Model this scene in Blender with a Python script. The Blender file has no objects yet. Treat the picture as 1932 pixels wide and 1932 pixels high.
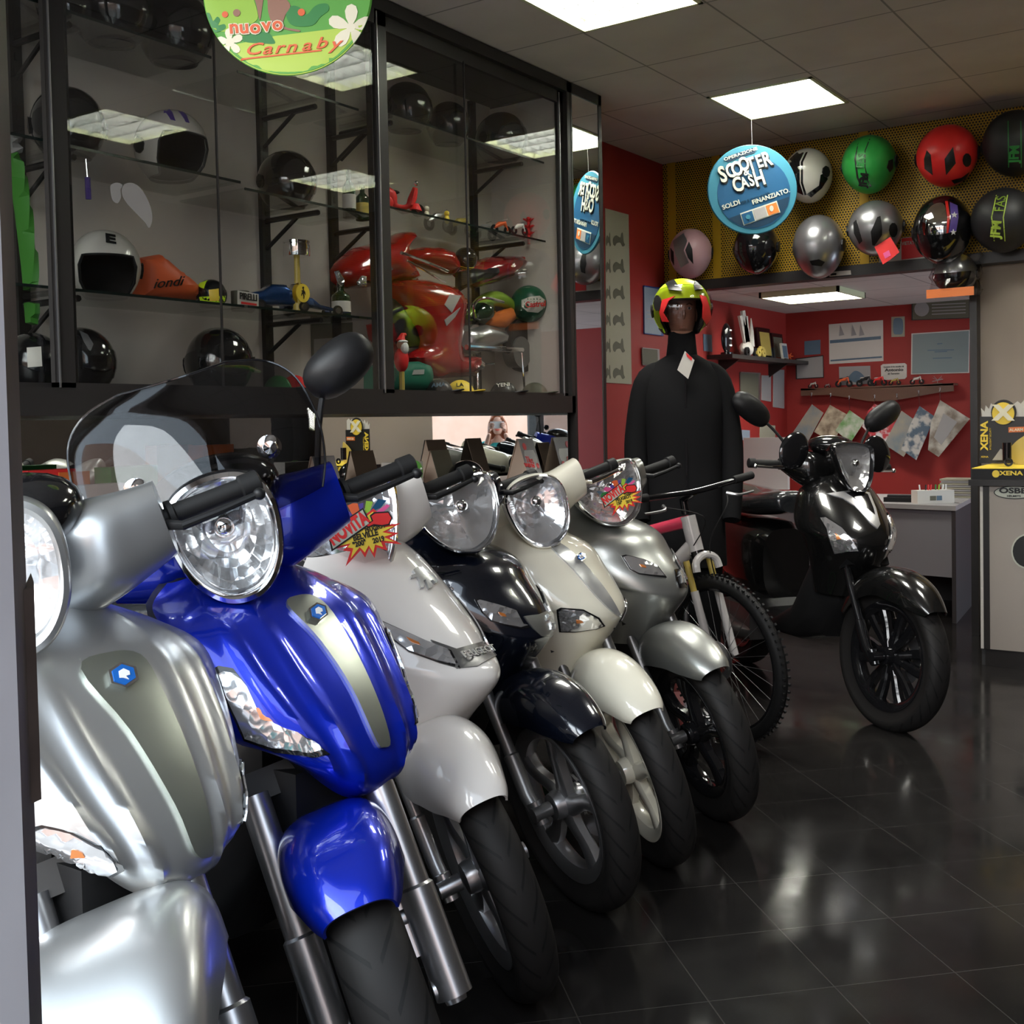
import bpy, bmesh, math, random
from mathutils import Vector, Matrix, geometry
from mathutils.bvhtree import BVHTree
random.seed(7)
PI=math.pi
R_=math.radians
C=bpy.context.scene.collection
SCN=bpy.context.scene
# ---------------- camera (the frame is 1932 x 1932) ----------------
FPX=2150.0; PCX=966.0; PCY=876.0
CAM=Vector((0,0,1.3))
CR=(Matrix.Rotation(R_(34.6),3,'Z')@Matrix.Rotation(PI/2-R_(2.0),3,'X')@Matrix.Rotation(R_(-1.2),3,'Z'))
cd=bpy.data.cameras.new('camera'); co=bpy.data.objects.new('camera',cd); C.objects.link(co)
cd.sensor_fit='HORIZONTAL'; cd.sensor_width=36; cd.lens=36*FPX/1932; cd.shift_x=0; cd.shift_y=-(966-PCY)/1932
cd.clip_start=0.02; cd.clip_end=200
co.matrix_world=Matrix.Translation(CAM)@CR.to_4x4()
SCN.camera=co
SCN.view_settings.view_transform='Standard'; SCN.view_settings.look='None'; SCN.view_settings.gamma=1
SCN.view_settings.use_curve_mapping=False; SCN.view_settings.exposure=0.0
def ray(x,y): return CR@Vector(((x-PCX)/FPX,-(y-PCY)/FPX,-1.0))
def onp(x,y,ax,d):
    r=ray(x,y); t=(d-CAM[ax])/r[ax]; return CAM+r*t
def ppx(x,y,d): return onp(x,y,0,d)
def ppy(x,y,d): return onp(x,y,1,d)
def ppz(x,y,d): return onp(x,y,2,d)
def pdist(x,y,Z): return CAM+ray(x,y)*Z
# ---------------- world + daylight ----------------
w=bpy.data.worlds.new('sky'); SCN.world=w; w.use_nodes=True
bg=w.node_tree.nodes['Background']; bg.inputs[0].default_value=(0.72,0.85,1.0,1); bg.inputs[1].default_value=3.6
def area(name,loc,rot,sx,sy,power,col):
    l=bpy.data.lights.new(name,'AREA'); l.shape='RECTANGLE'; l.size=sx; l.size_y=sy; l.energy=power; l.color=col
    o=bpy.data.objects.new(name,l); C.objects.link(o); o.location=loc; o.rotation_euler=rot; return o
area('street_daylight',(-1.0,-4.2,4.2),(R_(52),0,R_(-4)),6.5,4.0,900,(0.90,0.95,1.0))
# ---------------- materials ----------------
M={}
def mat(name,col=(.5,.5,.5),rough=.5,metal=0,coat=0,coatr=.03,emis=None,es=0,spec=.5,trans=0,ior=1.45,bump=None):
    m=bpy.data.materials.new(name); m.use_nodes=True; M[name]=m
    b=m.node_tree.nodes['Principled BSDF']; i=b.inputs
    i['Base Color'].default_value=(*col,1); i['Roughness'].default_value=rough; i['Metallic'].default_value=metal
    i['Coat Weight'].default_value=coat; i['Coat Roughness'].default_value=coatr
    i['Specular IOR Level'].default_value=spec; i['Transmission Weight'].default_value=trans; i['IOR'].default_value=ior
    if emis: i['Emission Color'].default_value=(*emis,1); i['Emission Strength'].default_value=es
    if bump:
        nt=m.node_tree; kind,scale,st=bump
        tc=nt.nodes.new('ShaderNodeTexCoord')
        if kind=='vor': t=nt.nodes.new('ShaderNodeTexVoronoi'); t.inputs['Scale'].default_value=scale; out=t.outputs['Distance']
        else: t=nt.nodes.new('ShaderNodeTexNoise'); t.inputs['Scale'].default_value=scale; out=t.outputs[0]
        nt.links.new(tc.outputs['Object'],t.inputs['Vector'])
        bu=nt.nodes.new('ShaderNodeBump'); bu.inputs['Strength'].default_value=st; bu.inputs['Distance'].default_value=.01
        nt.links.new(out,bu.inputs['Height']); nt.links.new(bu.outputs[0],i['Normal'])
    return m
def noisecol(name,c1,c2,scale=6,rough=.5,detail=4,coord='Object',metal=0,spec=.5,p0=.35,p1=.65,bump=0):
    m=mat(name,c1,rough,metal,spec=spec); nt=m.node_tree; b=nt.nodes['Principled BSDF']
    tc=nt.nodes.new('ShaderNodeTexCoord'); n=nt.nodes.new('ShaderNodeTexNoise'); n.inputs['Scale'].default_value=scale; n.inputs['Detail'].default_value=detail
    r=nt.nodes.new('ShaderNodeValToRGB'); r.color_ramp.elements[0].color=(*c1,1); r.color_ramp.elements[1].color=(*c2,1)
    r.color_ramp.elements[0].position=p0; r.color_ramp.elements[1].position=p1
    nt.links.new(tc.outputs[coord],n.inputs['Vector']); nt.links.new(n.outputs[0],r.inputs[0]); nt.links.new(r.outputs[0],b.inputs['Base Color'])
    if bump:
        bu=nt.nodes.new('ShaderNodeBump'); bu.inputs['Strength'].default_value=bump; bu.inputs['Distance'].default_value=.01
        nt.links.new(n.outputs[0],bu.inputs['Height']); nt.links.new(bu.outputs[0],b.inputs['Normal'])
    return m
def glassmat(name,tint=(1,1,1),rough=.0,ior=1.5,mx=1.0):
    m=bpy.data.materials.new(name); m.use_nodes=True; M[name]=m; nt=m.node_tree
    for n in list(nt.nodes): nt.nodes.remove(n)
    o=nt.nodes.new('ShaderNodeOutputMaterial'); mi=nt.nodes.new('ShaderNodeMixShader'); f=nt.nodes.new('ShaderNodeFresnel'); f.inputs[0].default_value=ior
    t=nt.nodes.new('ShaderNodeBsdfTransparent'); t.inputs[0].default_value=(*tint,1); g=nt.nodes.new('ShaderNodeBsdfGlossy'); g.inputs['Roughness'].default_value=rough
    ge=nt.nodes.new('ShaderNodeNewGeometry'); io=nt.nodes.new('ShaderNodeMapRange'); io.inputs[3].default_value=ior; io.inputs[4].default_value=1/ior; nt.links.new(ge.outputs['Backfacing'],io.inputs[0]); nt.links.new(io.outputs[0],f.inputs[0])
    mm=nt.nodes.new('ShaderNodeMath'); mm.operation='MULTIPLY'; mm.inputs[1].default_value=mx
    nt.links.new(f.outputs[0],mm.inputs[0]); nt.links.new(mm.outputs[0],mi.inputs[0]); nt.links.new(t.outputs[0],mi.inputs[1]); nt.links.new(g.outputs[0],mi.inputs[2]); nt.links.new(mi.outputs[0],o.inputs[0])
    return m
glassmat('glass',(.97,.98,.97),ior=1.5,mx=1.05); glassmat('clear_plastic',(.93,.93,.93),ior=1.45,mx=1.2); glassmat('smoked',(.60,.60,.62),ior=1.5,mx=.9); glassmat('visor',(.55,.5,.5),ior=1.5)
mat('mirror',(.86,.88,.86),.01,1)
mat('paint_silver',(.56,.57,.57),.34,.85,.6,.15); mat('paint_blue',(.003,.02,.44),.28,.55,1,.03); mat('paint_white',(.80,.77,.73),.3,0,1,.03)
mat('paint_navy',(.004,.006,.013),.2,.2,1,.02); mat('paint_cream',(.80,.77,.64),.3,0,1,.03); mat('paint_grey',(.36,.37,.35),.36,.8,.7,.15); mat('paint_black',(.006,.006,.006),.2,0,1,.02)
mat('trim_satin',(.43,.46,.40),.3,.9); mat('chrome',(.9,.9,.9),.06,1); mat('alu',(.52,.52,.53),.32,.95); mat('badge_silver',(.55,.56,.56),.22,.6,.8); mat('dark_alu',(.22,.22,.22),.35,.8)
mat('rubber',(.012,.012,.012),.6,spec=.3); mat('black_plastic',(.010,.010,.0105),.45,spec=.35); mat('black_gloss',(.008,.008,.009),.12,0,.6); mat('dark',(.01,.01,.01),.8)
mat('lens_chrome',(.86,.87,.89),.12,.8,1,.02,bump=('vor',30,.22)); mat('lens_clear',(.75,.75,.76),.1,.85,1,.02,bump=('vor',45,.2)); mat('amber',(.6,.2,.05),.2,.3,1)
mat('badge_blue',(.01,.14,.55),.25,.2,1); mat('white',(.8,.8,.78),.5); mat('red',(.62,.02,.015),.4,0,.4); mat('seat_red',(.16,.02,.022),.35,0,.5,.1,bump=('noise',14,.8)); mat('seat_black',(.02,.022,.024),.25,0,.9,.08,bump=('noise',16,.9))
def tyre_mat():
    m=mat('tyre',(.013,.012,.0115),.6,spec=.3); nt=m.node_tree; b=nt.nodes['Principled BSDF']
    uv=nt.nodes.new('ShaderNodeUVMap'); s=nt.nodes.new('ShaderNodeSeparateXYZ'); nt.links.new(uv.outputs[0],s.inputs[0])
    def mt(op,a,bv=None,cv=None):
        n=nt.nodes.new('ShaderNodeMath'); n.operation=op
        for k,v in enumerate((a,bv,cv)):
            if v is None: continue
            if isinstance(v,(int,float)): n.inputs[k].default_value=v
            else: nt.links.new(v,n.inputs[k])
        return n.outputs[0]
    av=mt('ABSOLUTE',mt('SUBTRACT',s.outputs[1],.5)); ph=mt('ADD',mt('MULTIPLY',s.outputs[0],2*PI*26),mt('MULTIPLY',av,-30))
    g=mt('GREATER_THAN',mt('SINE',ph),.90); g=mt('MULTIPLY',g,mt('LESS_THAN',av,.30)); g=mt('MULTIPLY',g,mt('GREATER_THAN',av,.03))
    bu=nt.nodes.new('ShaderNodeBump'); bu.inputs['Strength'].default_value=1; bu.inputs['Distance'].default_value=.004; bu.invert=True
    nt.links.new(g,bu.inputs['Height']); nt.links.new(bu.outputs[0],b.inputs['Normal'])
    mx=nt.nodes.new('ShaderNodeMix'); mx.data_type='RGBA'; mx.inputs[6].default_value=(.013,.012,.0115,1); mx.inputs[7].default_value=(.005,.005,.005,1)
    nt.links.new(g,mx.inputs[0]); nt.links.new(mx.outputs[2],b.inputs['Base Color'])
tyre_mat()
# ---------------- mesh helpers ----------------
def mesh_obj(name,vs,fs,m,parent=None,smooth=True,uvs=None,sharp=None,recalc=True,solid=0):
    me=bpy.data.meshes.new(name); bm=bmesh.new(); bv=[bm.verts.new(v) for v in vs]
    ul=bm.loops.layers.uv.new('UVMap') if uvs else None
    for f in fs:
        if len(set(f))<3: continue
        try: bf=bm.faces.new([bv[i] for i in dict.fromkeys(f)])
        except ValueError: continue
        bf.smooth=smooth
        if uvs:
            us=[uvs[i] for i in dict.fromkeys(f)]
            mxu=max(u[0] for u in us)
            for l,u in zip(bf.loops,us): l[ul].uv=(u[0]+(1 if mxu-u[0]>.5 else 0),u[1])
    if recalc: bmesh.ops.recalc_face_normals(bm,faces=bm.faces)
    if solid: bmesh.ops.solidify(bm,geom=bm.faces[:],thickness=solid)
    bm.to_mesh(me); bm.free()
    if sharp: me.set_sharp_from_angle(angle=R_(sharp))
    me.materials.append(M[m] if isinstance(m,str) else m)
    o=bpy.data.objects.new(name,me); C.objects.link(o)
    if parent: o.parent=parent
    return o
def tag(o,label=None,cat=None,group=None,kind=None):
    if label:o['label']=label
    if cat:o['category']=cat
    if group:o['group']=group
    if kind:o['kind']=kind
    return o
def thing(name,label,cat,loc=(0,0,0),rz=0,group=None,kind=None,mw=None):
    o=bpy.data.objects.new(name,None); o.empty_display_size=.1; C.objects.link(o)
    if mw is not None: o.matrix_basis=mw
    else: o.location=loc; o.rotation_euler=(0,0,rz)
    return tag(o,label,cat,group,kind)
def copy_tree(o,parent=None):
    c=o.copy(); C.objects.link(c)
    if parent: c.parent=parent
    for ch in list(o.children): copy_tree(ch,c)
    return c
class G:      # collects geometry for ONE mesh
    def __init__(s): s.v=[]; s.f=[]; s.uv=[]
    def add(s,vs,fs,uv=None):
        k=len(s.v); s.v+=[Vector(v) for v in vs]; s.f+=[[i+k for i in f] for f in fs]; s.uv+=uv or [(0,0)]*len(vs); return s
    def box(s,c,sz,rot=None,taper=1):
        hx,hy,hz=[a/2 for a in sz]; vs=[]
        for z in (-1,1):
            for x,y in ((-1,-1),(1,-1),(1,1),(-1,1)):
                k=taper if z>0 else 1; p=Vector((x*hx*k,y*hy*k,z*hz)); p=(rot@p) if rot else p; vs.append(p+Vector(c))
        return s.add(vs,[(0,3,2,1),(4,5,6,7),(0,1,5,4),(1,2,6,5),(2,3,7,6),(3,0,4,7)])
    def bb(s,a,b): return s.box([(p+q)/2 for p,q in zip(a,b)],[abs(q-p) for p,q in zip(a,b)])
    def rings(s,rs,close=True,caps=True,uv=None):
        n=len(rs[0]); vs=[p for r in rs for p in r]; fs=[]
        for i in range(len(rs)-1):
            for j in range(n if close else n-1):
                a=i*n+j; b=i*n+(j+1)%n; fs.append((a,b,b+n,a+n))
        if caps and close: fs.append(tuple(range(n-1,-1,-1))); fs.append(tuple(range((len(rs)-1)*n,len(rs)*n)))
        return s.add(vs,fs,uv)
    def tube(s,pts,r,n=10,caps=True,smoothn=0):
        pts=[Vector(p) for p in pts]; 
        if not isinstance(r,(list,tuple)): r=[r]*len(pts)
        if smoothn:
            rows=[(*p,q) for p,q in zip(pts,r)]; rr=[interp(rows,i/smoothn) for i in range(smoothn+1)]; pts=[Vector(a[:3]) for a in rr]; r=[a[3] for a in rr]
        rs=[]; up=None
        for i,p in enumerate(pts):
            t=(pts[min(i+1,len(pts)-1)]-pts[max(i-1,0)]).normalized()
            if up is None: up=t.orthogonal().normalized()
            up=(up-t*up.dot(t)).normalized(); sd=t.cross(up)
            rs.append([p+(up*math.cos(2*PI*k/n)+sd*math.sin(2*PI*k/n))*r[i] for k in range(n)])
        return s.rings(rs,True,caps)
    def lathe(s,prof,n=32,mt=None,uv=False):      # prof: (radius, along z); revolved round z, then mt
        vs=[];uvs=[];fs=[];m=len(prof); mt=mt or Matrix()
        for k in range(n):
            a=2*PI*k/n
            for j,(r,z) in enumerate(prof): vs.append(mt@Vector((r*math.cos(a),r*math.sin(a),z))); uvs.append((k/n,j/(m-1)))
        for k in range(n):
            for j in range(m-1):
                a=k*m+j; b=((k+1)%n)*m+j; fs.append((a,b,b+1,a+1))
        return s.add(vs,fs,uvs)
    def sphere(s,c,r,n=16,m=10,rot=None):
        if not isinstance(r,(list,tuple)): r=(r,r,r)
        rs=[]
        for i in range(m+1):
            t=PI*i/m; rs.append([Vector((r[0]*math.sin(t)*math.cos(2*PI*k/n),r[1]*math.sin(t)*math.sin(2*PI*k/n),r[2]*math.cos(t))) for k in range(n)])
        rs=[[ (rot@p if rot else p)+Vector(c) for p in q] for q in rs]
        return s.rings(rs,True,False)
    def prism(s,pts,off):
        n=len(pts); a=[Vector(p) for p in pts]; b=[p+Vector(off) for p in a]
        return s.add(a+b,[tuple(range(n)),tuple(range(2*n-1,n-1,-1))]+[(i,(i+1)%n,(i+1)%n+n,i+n) for i in range(n)])
    def xf(s,mt): s.v=[mt@v for v in s.v]; return s
    def sc(s,k): s.v=[v*k for v in s.v]; return s
    def fn(s,f): s.v=[f(v) for v in s.v]; return s
    def ob(s,name,m,parent=None,smooth=True,sharp=35,uv=False,solid=0): return mesh_obj(name,s.v,s.f,m,parent,smooth,s.uv if uv else None,sharp,solid=solid)
def interp(rows,t):
    n=len(rows)-1; x=min(max(t,0),1)*n; i=min(int(x),n-1); f=x-i
    p0=rows[max(i-1,0)];p1=rows[i];p2=rows[i+1];p3=rows[min(i+2,n)]
    return [.5*((2*b)+(c-a)*f+(2*a-5*b+4*c-d)*f*f+(-a+3*b-3*c+d)*f**3) for a,b,c,d in zip(p0,p1,p2,p3)]
def spow(v,e): return math.copysign(abs(v)**e,v)
def superring(cx,cy,a,b,n,N=28): # 2D superellipse points
    return [(cx+a*spow(math.cos(2*PI*k/N),2/n),cy+b*spow(math.sin(2*PI*k/N),2/n)) for k in range(N)]
def gridmesh(S,nu,nv,u0=-1,u1=1,v0=0,v1=1):
    g=G(); vs=[S(u0+(u1-u0)*i/nu,v0+(v1-v0)*j/nv) for j in range(nv+1) for i in range(nu+1)]
    g.add(vs,[(j*(nu+1)+i,j*(nu+1)+i+1,(j+1)*(nu+1)+i+1,(j+1)*(nu+1)+i) for j in range(nv) for i in range(nu)]); return g
def inpoly(x,y,P):
    c=False; n=len(P)
    for i in range(n):
        x1,y1=P[i];x2,y2=P[i-1]
        if (y1>y)!=(y2>y) and x<(x2-x1)*(y-y1)/(y2-y1)+x1: c=not c
    return c
def smoothpoly(P,k=4):
    n=len(P); out=[]
    for i in range(n):
        p0,p1,p2,p3=P[i-1],P[i],P[(i+1)%n],P[(i+2)%n]
        for j in range(k):
            f=j/k; out.append(tuple(.5*((2*b)+(c-a)*f+(2*a-5*b+4*c-d)*f*f+(-a+3*b-3*c+d)*f**3) for a,b,c,d in zip(p0,p1,p2,p3)))
    return out
def densify(P,st):
    out=[]
    for i in range(len(P)):
        a=P[i];b=P[(i+1)%len(P)]; L=math.dist(a,b); k=max(1,int(L/st))
        out+=[(a[0]+(b[0]-a[0])*j/k,a[1]+(b[1]-a[1])*j/k) for j in range(k)]
    return out
def cdt(P,st):
    P=densify(P,st); xs=[p[0] for p in P]; ys=[p[1] for p in P]; pts=[Vector(p) for p in P]; n=len(P)
    x=min(xs)+st/2
    while x<max(xs):
        y=min(ys)+st/2
        while y<max(ys):
            if inpoly(x,y,P) and min(math.dist((x,y),p) for p in P)>st*.45: pts.append(Vector((x,y)))
            y+=st
        x+=st
    r=geometry.delaunay_2d_cdt(pts,[(i,(i+1)%n) for i in range(n)],[tuple(range(n))],1,1e-6)
    return [tuple(v) for v in r[0]],[tuple(f) for f in r[2]]
def surf_patch(g,P,S,off=.002,st=.05,inner=.003):
    """P polygon in the parameters of S; S(a,b)->(pos,normal); adds a raised patch with a skirt"""
    V,F=cdt(P,st); top=[];bot=[]
    ed={}
    for f in F:
        for i in range(len(f)):
            e=(f[i],f[(i+1)%len(f)]); ed[e]=1
    res=[S(a,b) for a,b in V]
    top=[p+n*off for p,n in res]; bot=[p-n*inner for p,n in res]
    k=len(top); fs=list(F)
    for (a,b) in list(ed):
        if (b,a) not in ed: fs.append((a,b,b+k,a+k))
    g.add(top+bot,fs); return g
class Cast:      # maps a measured outline onto the real surface of built parts (world space)
    def __init__(s,objs,to_local=None):
        vs=[];fs=[]
        for o in objs:
            mw=wm(o); k=len(vs); vs+=[mw@v.co for v in o.data.vertices]; fs+=[[i+k for i in p.vertices] for p in o.data.polygons]
        s.b=BVHTree.FromPolygons(vs,fs); s.L=to_local or Matrix()
        s.ln=s.L.to_3x3()
    def at(s,x,y):
        for dx,dy in s.tries:
            d=ray(x+dx,y+dy); h=s.b.ray_cast(CAM,d.normalized())
            if h[0] is not None:
                n=h[1]; n=-n if n.dot(d)>0 else n
                return s.L@h[0],(s.ln@n).normalized()
        h=s.b.find_nearest(CAM+d.normalized()*s.dist)
        n=h[1]; n=-n if n.dot(h[0]-CAM)>0 else n
        return s.L@h[0],(s.ln@n).normalized()
    def patch(s,name,P,m,parent,off=.003,st=8,smooth=False,inner=.002,g=None):
        if smooth: P=smoothpoly(P)
        cx=sum(p[0] for p in P)/len(P); cy=sum(p[1] for p in P)/len(P)
        s.tries=[(0,0)]; h=s.b.ray_cast(CAM,ray(cx,cy).normalized()); s.dist=h[3] or 2.5
        def S(a,b):
            s.tries=[(0,0)]+[((cx-a)*k,(cy-b)*k) for k in (.03,.08,.15,.25)]
            return s.at(a,b)
        gg=g or G(); surf_patch(gg,P,S,off,st,inner)
        return gg if g else gg.ob(name,m,parent,sharp=50)
def wm(o):
    m=o.matrix_basis.copy()
    while o.parent: o=o.parent; m=o.matrix_basis@m
    return m
def textg(body,size=1,extr=.01,bold=.0,align='CENTER',shear=0,spacing=1):
    c=bpy.data.curves.new('lettering','FONT'); c.body=body; c.size=size; c.extrude=extr; c.offset=bold; c.align_x=align; c.align_y='CENTER'; c.shear=shear; c.space_character=spacing; c.resolution_u=3
    o=bpy.data.objects.new('lettering',c); me=o.to_mesh(); g=G(); g.add([v.co.copy() for v in me.vertices],[tuple(p.vertices) for p in me.polygons]); o.to_mesh_clear(); bpy.data.objects.remove(o); bpy.data.curves.remove(c); return g
def frame(o,x,z=None):   # matrix with local X along x, local Y along z-ish 'up', local Z = facing
    x=Vector(x).normalized(); z=Vector(z or (0,0,1)); n=x.cross(z).normalized(); u=n.cross(x)
    m=Matrix((x,u,n)).transposed().to_4x4(); m.translation=Vector(o); return m
def flat(name,P,plane,d,m,parent=None,off=0,th=.002,g=None,sm=False):
    """prism whose outline was measured on the plane X=d / Y=d / Z=d ; off = how far it stands off towards the room"""
    if sm: P=smoothpoly(P)
    s={'x':1,'y':-1,'z':1}[plane]; ax='xyz'.index(plane); v=Vector((0,0,0)); v[ax]=s
    pts=[onp(x,y,ax,d+s*off) for x,y in P]
    gg=g or G(); gg.prism(pts,v*th)
    return gg if g else gg.ob(name,m,parent,smooth=False,sharp=None)
# ================= THE SETTING =================
def nodes_of(m): return m.node_tree, m.node_tree.nodes['Principled BSDF']
def mathn(nt,op,a,b=None,c=None):
    n=nt.nodes.new('ShaderNodeMath'); n.operation=op
    for k,v in enumerate((a,b,c)):
        if v is None: continue
        if isinstance(v,(int,float)): n.inputs[k].default_value=v
        else: nt.links.new(v,n.inputs[k])
    return n.outputs[0]
def gridlines(m,axes,per,offs,wd,lcol,rot=0,bump=0):
    nt,b=nodes_of(m); tc=nt.nodes.new('ShaderNodeTexCoord'); mp=nt.nodes.new('ShaderNodeMapping'); mp.inputs['Rotation'].default_value=(0,0,rot)
    nt.links.new(tc.outputs['Object'],mp.inputs[0]); s=nt.nodes.new('ShaderNodeSeparateXYZ'); nt.links.new(mp.outputs[0],s.inputs[0])
    l=None
    for ax,of in zip(axes,offs):
        f=mathn(nt,'ABSOLUTE',mathn(nt,'SUBTRACT',mathn(nt,'FRACT',mathn(nt,'ADD',mathn(nt,'DIVIDE',mathn(nt,'SUBTRACT',s.outputs[ax],of),per),100.5)),.5))
        g=mathn(nt,'LESS_THAN',f,wd/per/2); l=g if l is None else mathn(nt,'MAXIMUM',l,g)
    mx=nt.nodes.new('ShaderNodeMix'); mx.data_type='RGBA'; nt.links.new(l,mx.inputs[0]); mx.inputs[7].default_value=(*lcol,1)
    src=b.inputs['Base Color'].links
    if src: nt.links.new(src[0].from_socket,mx.inputs[6])
    else: mx.inputs[6].default_value=b.inputs['Base Color'].default_value[:]
    nt.links.new(mx.outputs[2],b.inputs['Base Color'])
m=noisecol('floor_tile',(.010,.0092,.0088),(.018,.0165,.0155),2.5,.13,5,spec=.25,p0=.3,p1=.7)
nt,b=nodes_of(m); n=nt.nodes.new('ShaderNodeTexNoise'); n.inputs['Scale'].default_value=3.5; n.inputs['Detail'].default_value=6
tc=nt.nodes.new('ShaderNodeTexCoord'); nt.links.new(tc.outputs['Object'],n.inputs['Vector'])
mr=nt.nodes.new('ShaderNodeMapRange'); mr.inputs[1].default_value=.35; mr.inputs[2].default_value=.75; mr.inputs[3].default_value=.09; mr.inputs[4].default_value=.26
nt.links.new(n.outputs[0],mr.inputs[0]); nt.links.new(mr.outputs[0],b.inputs['Roughness'])
gridlines(m,(0,1),.302,(1.163,2.694+.302*0),.0028,(.045,.042,.039),rot=-PI/4)
m=noisecol('ceiling_tile',(.60,.55,.51),(.66,.61,.57),3,.9); gridlines(m,(0,1),.6,(-2.045,4.47),.010,(.30,.28,.26))
noisecol('red_wall',(.28,.018,.015),(.33,.024,.018),1.5,.55); mat('beige_wall',(.30,.25,.21),.8); mat('dark_wall',(.045,.035,.03),.7); mat('cab_back',(.62,.57,.52),.75); noisecol('jamb_grey',(.50,.46,.47),(.62,.58,.59),4,.5); noisecol('jamb_brown',(.035,.022,.018),(.11,.075,.06),7,.55,p0=.45,p1=.75)
mat('frame_black',(.022,.020,.019),.38); mat('asphalt',(.28,.27,.26),.9); noisecol('facade_orange',(.75,.45,.33),(.82,.52,.40),2,.8); mat('light_frame',(.62,.66,.42),.4)
mat('tube_light',(1,1,1),.5,emis=(1.0,.97,.88),es=6.0); mat('louvre',(.75,.78,.75),.35,.3)
def struct(g,name,m,**k): o=g.ob(name,m,smooth=False,sharp=None,**k); tag(o,kind='structure'); return o
H=3.05
FX=[(-2.64,-2.055),(-.89,-.305)]; FY=[(3.87,4.46),(5.755,6.345)]
struct(G().bb((-3.7,.25,-.14),(1.1,9.6,0)),'floor','floor_tile')
struct(G().bb((-14,-9,-.3),(14,.25,-.15)),'ground','asphalt')
# ceiling with four openings for the lamps
xs=[-4.0,FX[0][0],FX[0][1],FX[1][0],FX[1][1],1.1]; ys=[.30,FY[0][0],FY[0][1],FY[1][0],FY[1][1],7.3]
g=G()
for i in range(5):
    for j in range(5):
        if i in(1,3) and j in(1,3): continue
        g.bb((xs[i],ys[j],H),(xs[i+1],ys[j+1],H+.02))
struct(g,'ceiling','ceiling_tile')
struct(G().bb((-4,.3,H+.25),(1.1,7.3,H+.3)),'ceiling_void','beige_wall')
struct(G().bb((-3.67,.3,0),(-3.57,9.5,H)),'wall_left','red_wall')
struct(G().bb((.95,.3,0),(1.05,7.15,H)),'wall_right','dark_wall')
struct(G().bb((-3.57,9.3,0),(.95,9.4,H)),'wall_back','red_wall')
struct(G().bb((-1.55,7.12,0),(.95,7.17,2.2)),'wall_beige_partition','beige_wall')
struct(G().bb((-3.57,7.12,2.2),(.95,7.17,H)),'wall_helmet_side','beige_wall')
struct(G().bb((-3.57,7.17,2.19),(.95,9.3,2.23)),'ceiling_back_room','ceiling_tile')
struct(G().bb((-1.58,7.03,0),(-1.54,7.12,2.2)),'trim_1','frame_black')
struct(G().bb((-3.57,7.0,2.17),(.95,7.12,2.235)),'trim_2','frame_black')
# shop front: opening for the door, window to its left
P1=pdist(57,1300,.78); P2=pdist(33,1300,.72); P0=pdist(-260,1050,.60)
fy=P1.y
g=G(); g.bb((-3.57,fy-.02,0),(-3.3,fy+.1,H)); g.bb((-3.3,fy-.02,0),(P1.x-.12,fy+.1,.35)); g.bb((-3.3,fy-.02,2.75),(1.0,fy+.1,H)); g.bb((.75,fy-.02,0),(1.0,fy+.1,H))
struct(g,'wall_front','jamb_grey')
g=G(); g.prism([(P2.x,P2.y,0),(P1.x,P1.y,0),(P1.x*1.2,P1.y*1.2,0),(P2.x*1.25,P2.y*1.25,0)],(0,0,2.75)); struct(g,'door_1','jamb_brown')
g=G(); g.prism([(P0.x,P0.y,0),(P2.x,P2.y,0),(P2.x*1.25,P2.y*1.25,0),(P0.x-.3,P2.y+.09,0)],(0,0,2.75)); struct(g,'trim_3','jamb_grey')
g=G()
q0=pdist(50,1300,.765); q1=pdist(71,1300,.775); q2=pdist(66,1300,.86)
za=pdist(68,1108,.775).z; zb=pdist(84,1510,.775).z
g.prism([(q0.x,q0.y,zb),(q1.x,q1.y,zb),(q1.x*1.04,q1.y*1.04,zb),(q2.x,q2.y,zb)],(0,0,za-zb))
o=g.ob('lock_plate','jamb_brown',bpy.data.objects['door_1'],smooth=False)
g=G(); g.bb((-3.3,fy+.03,.35),(P1.x-.12,fy+.036,2.75)); o=struct(g,'window_1','glass')
# street outside
struct(G().bb((-14,-9.0,0),(14,-8.8,7.5)),'wall_street_building','facade_orange')
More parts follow.
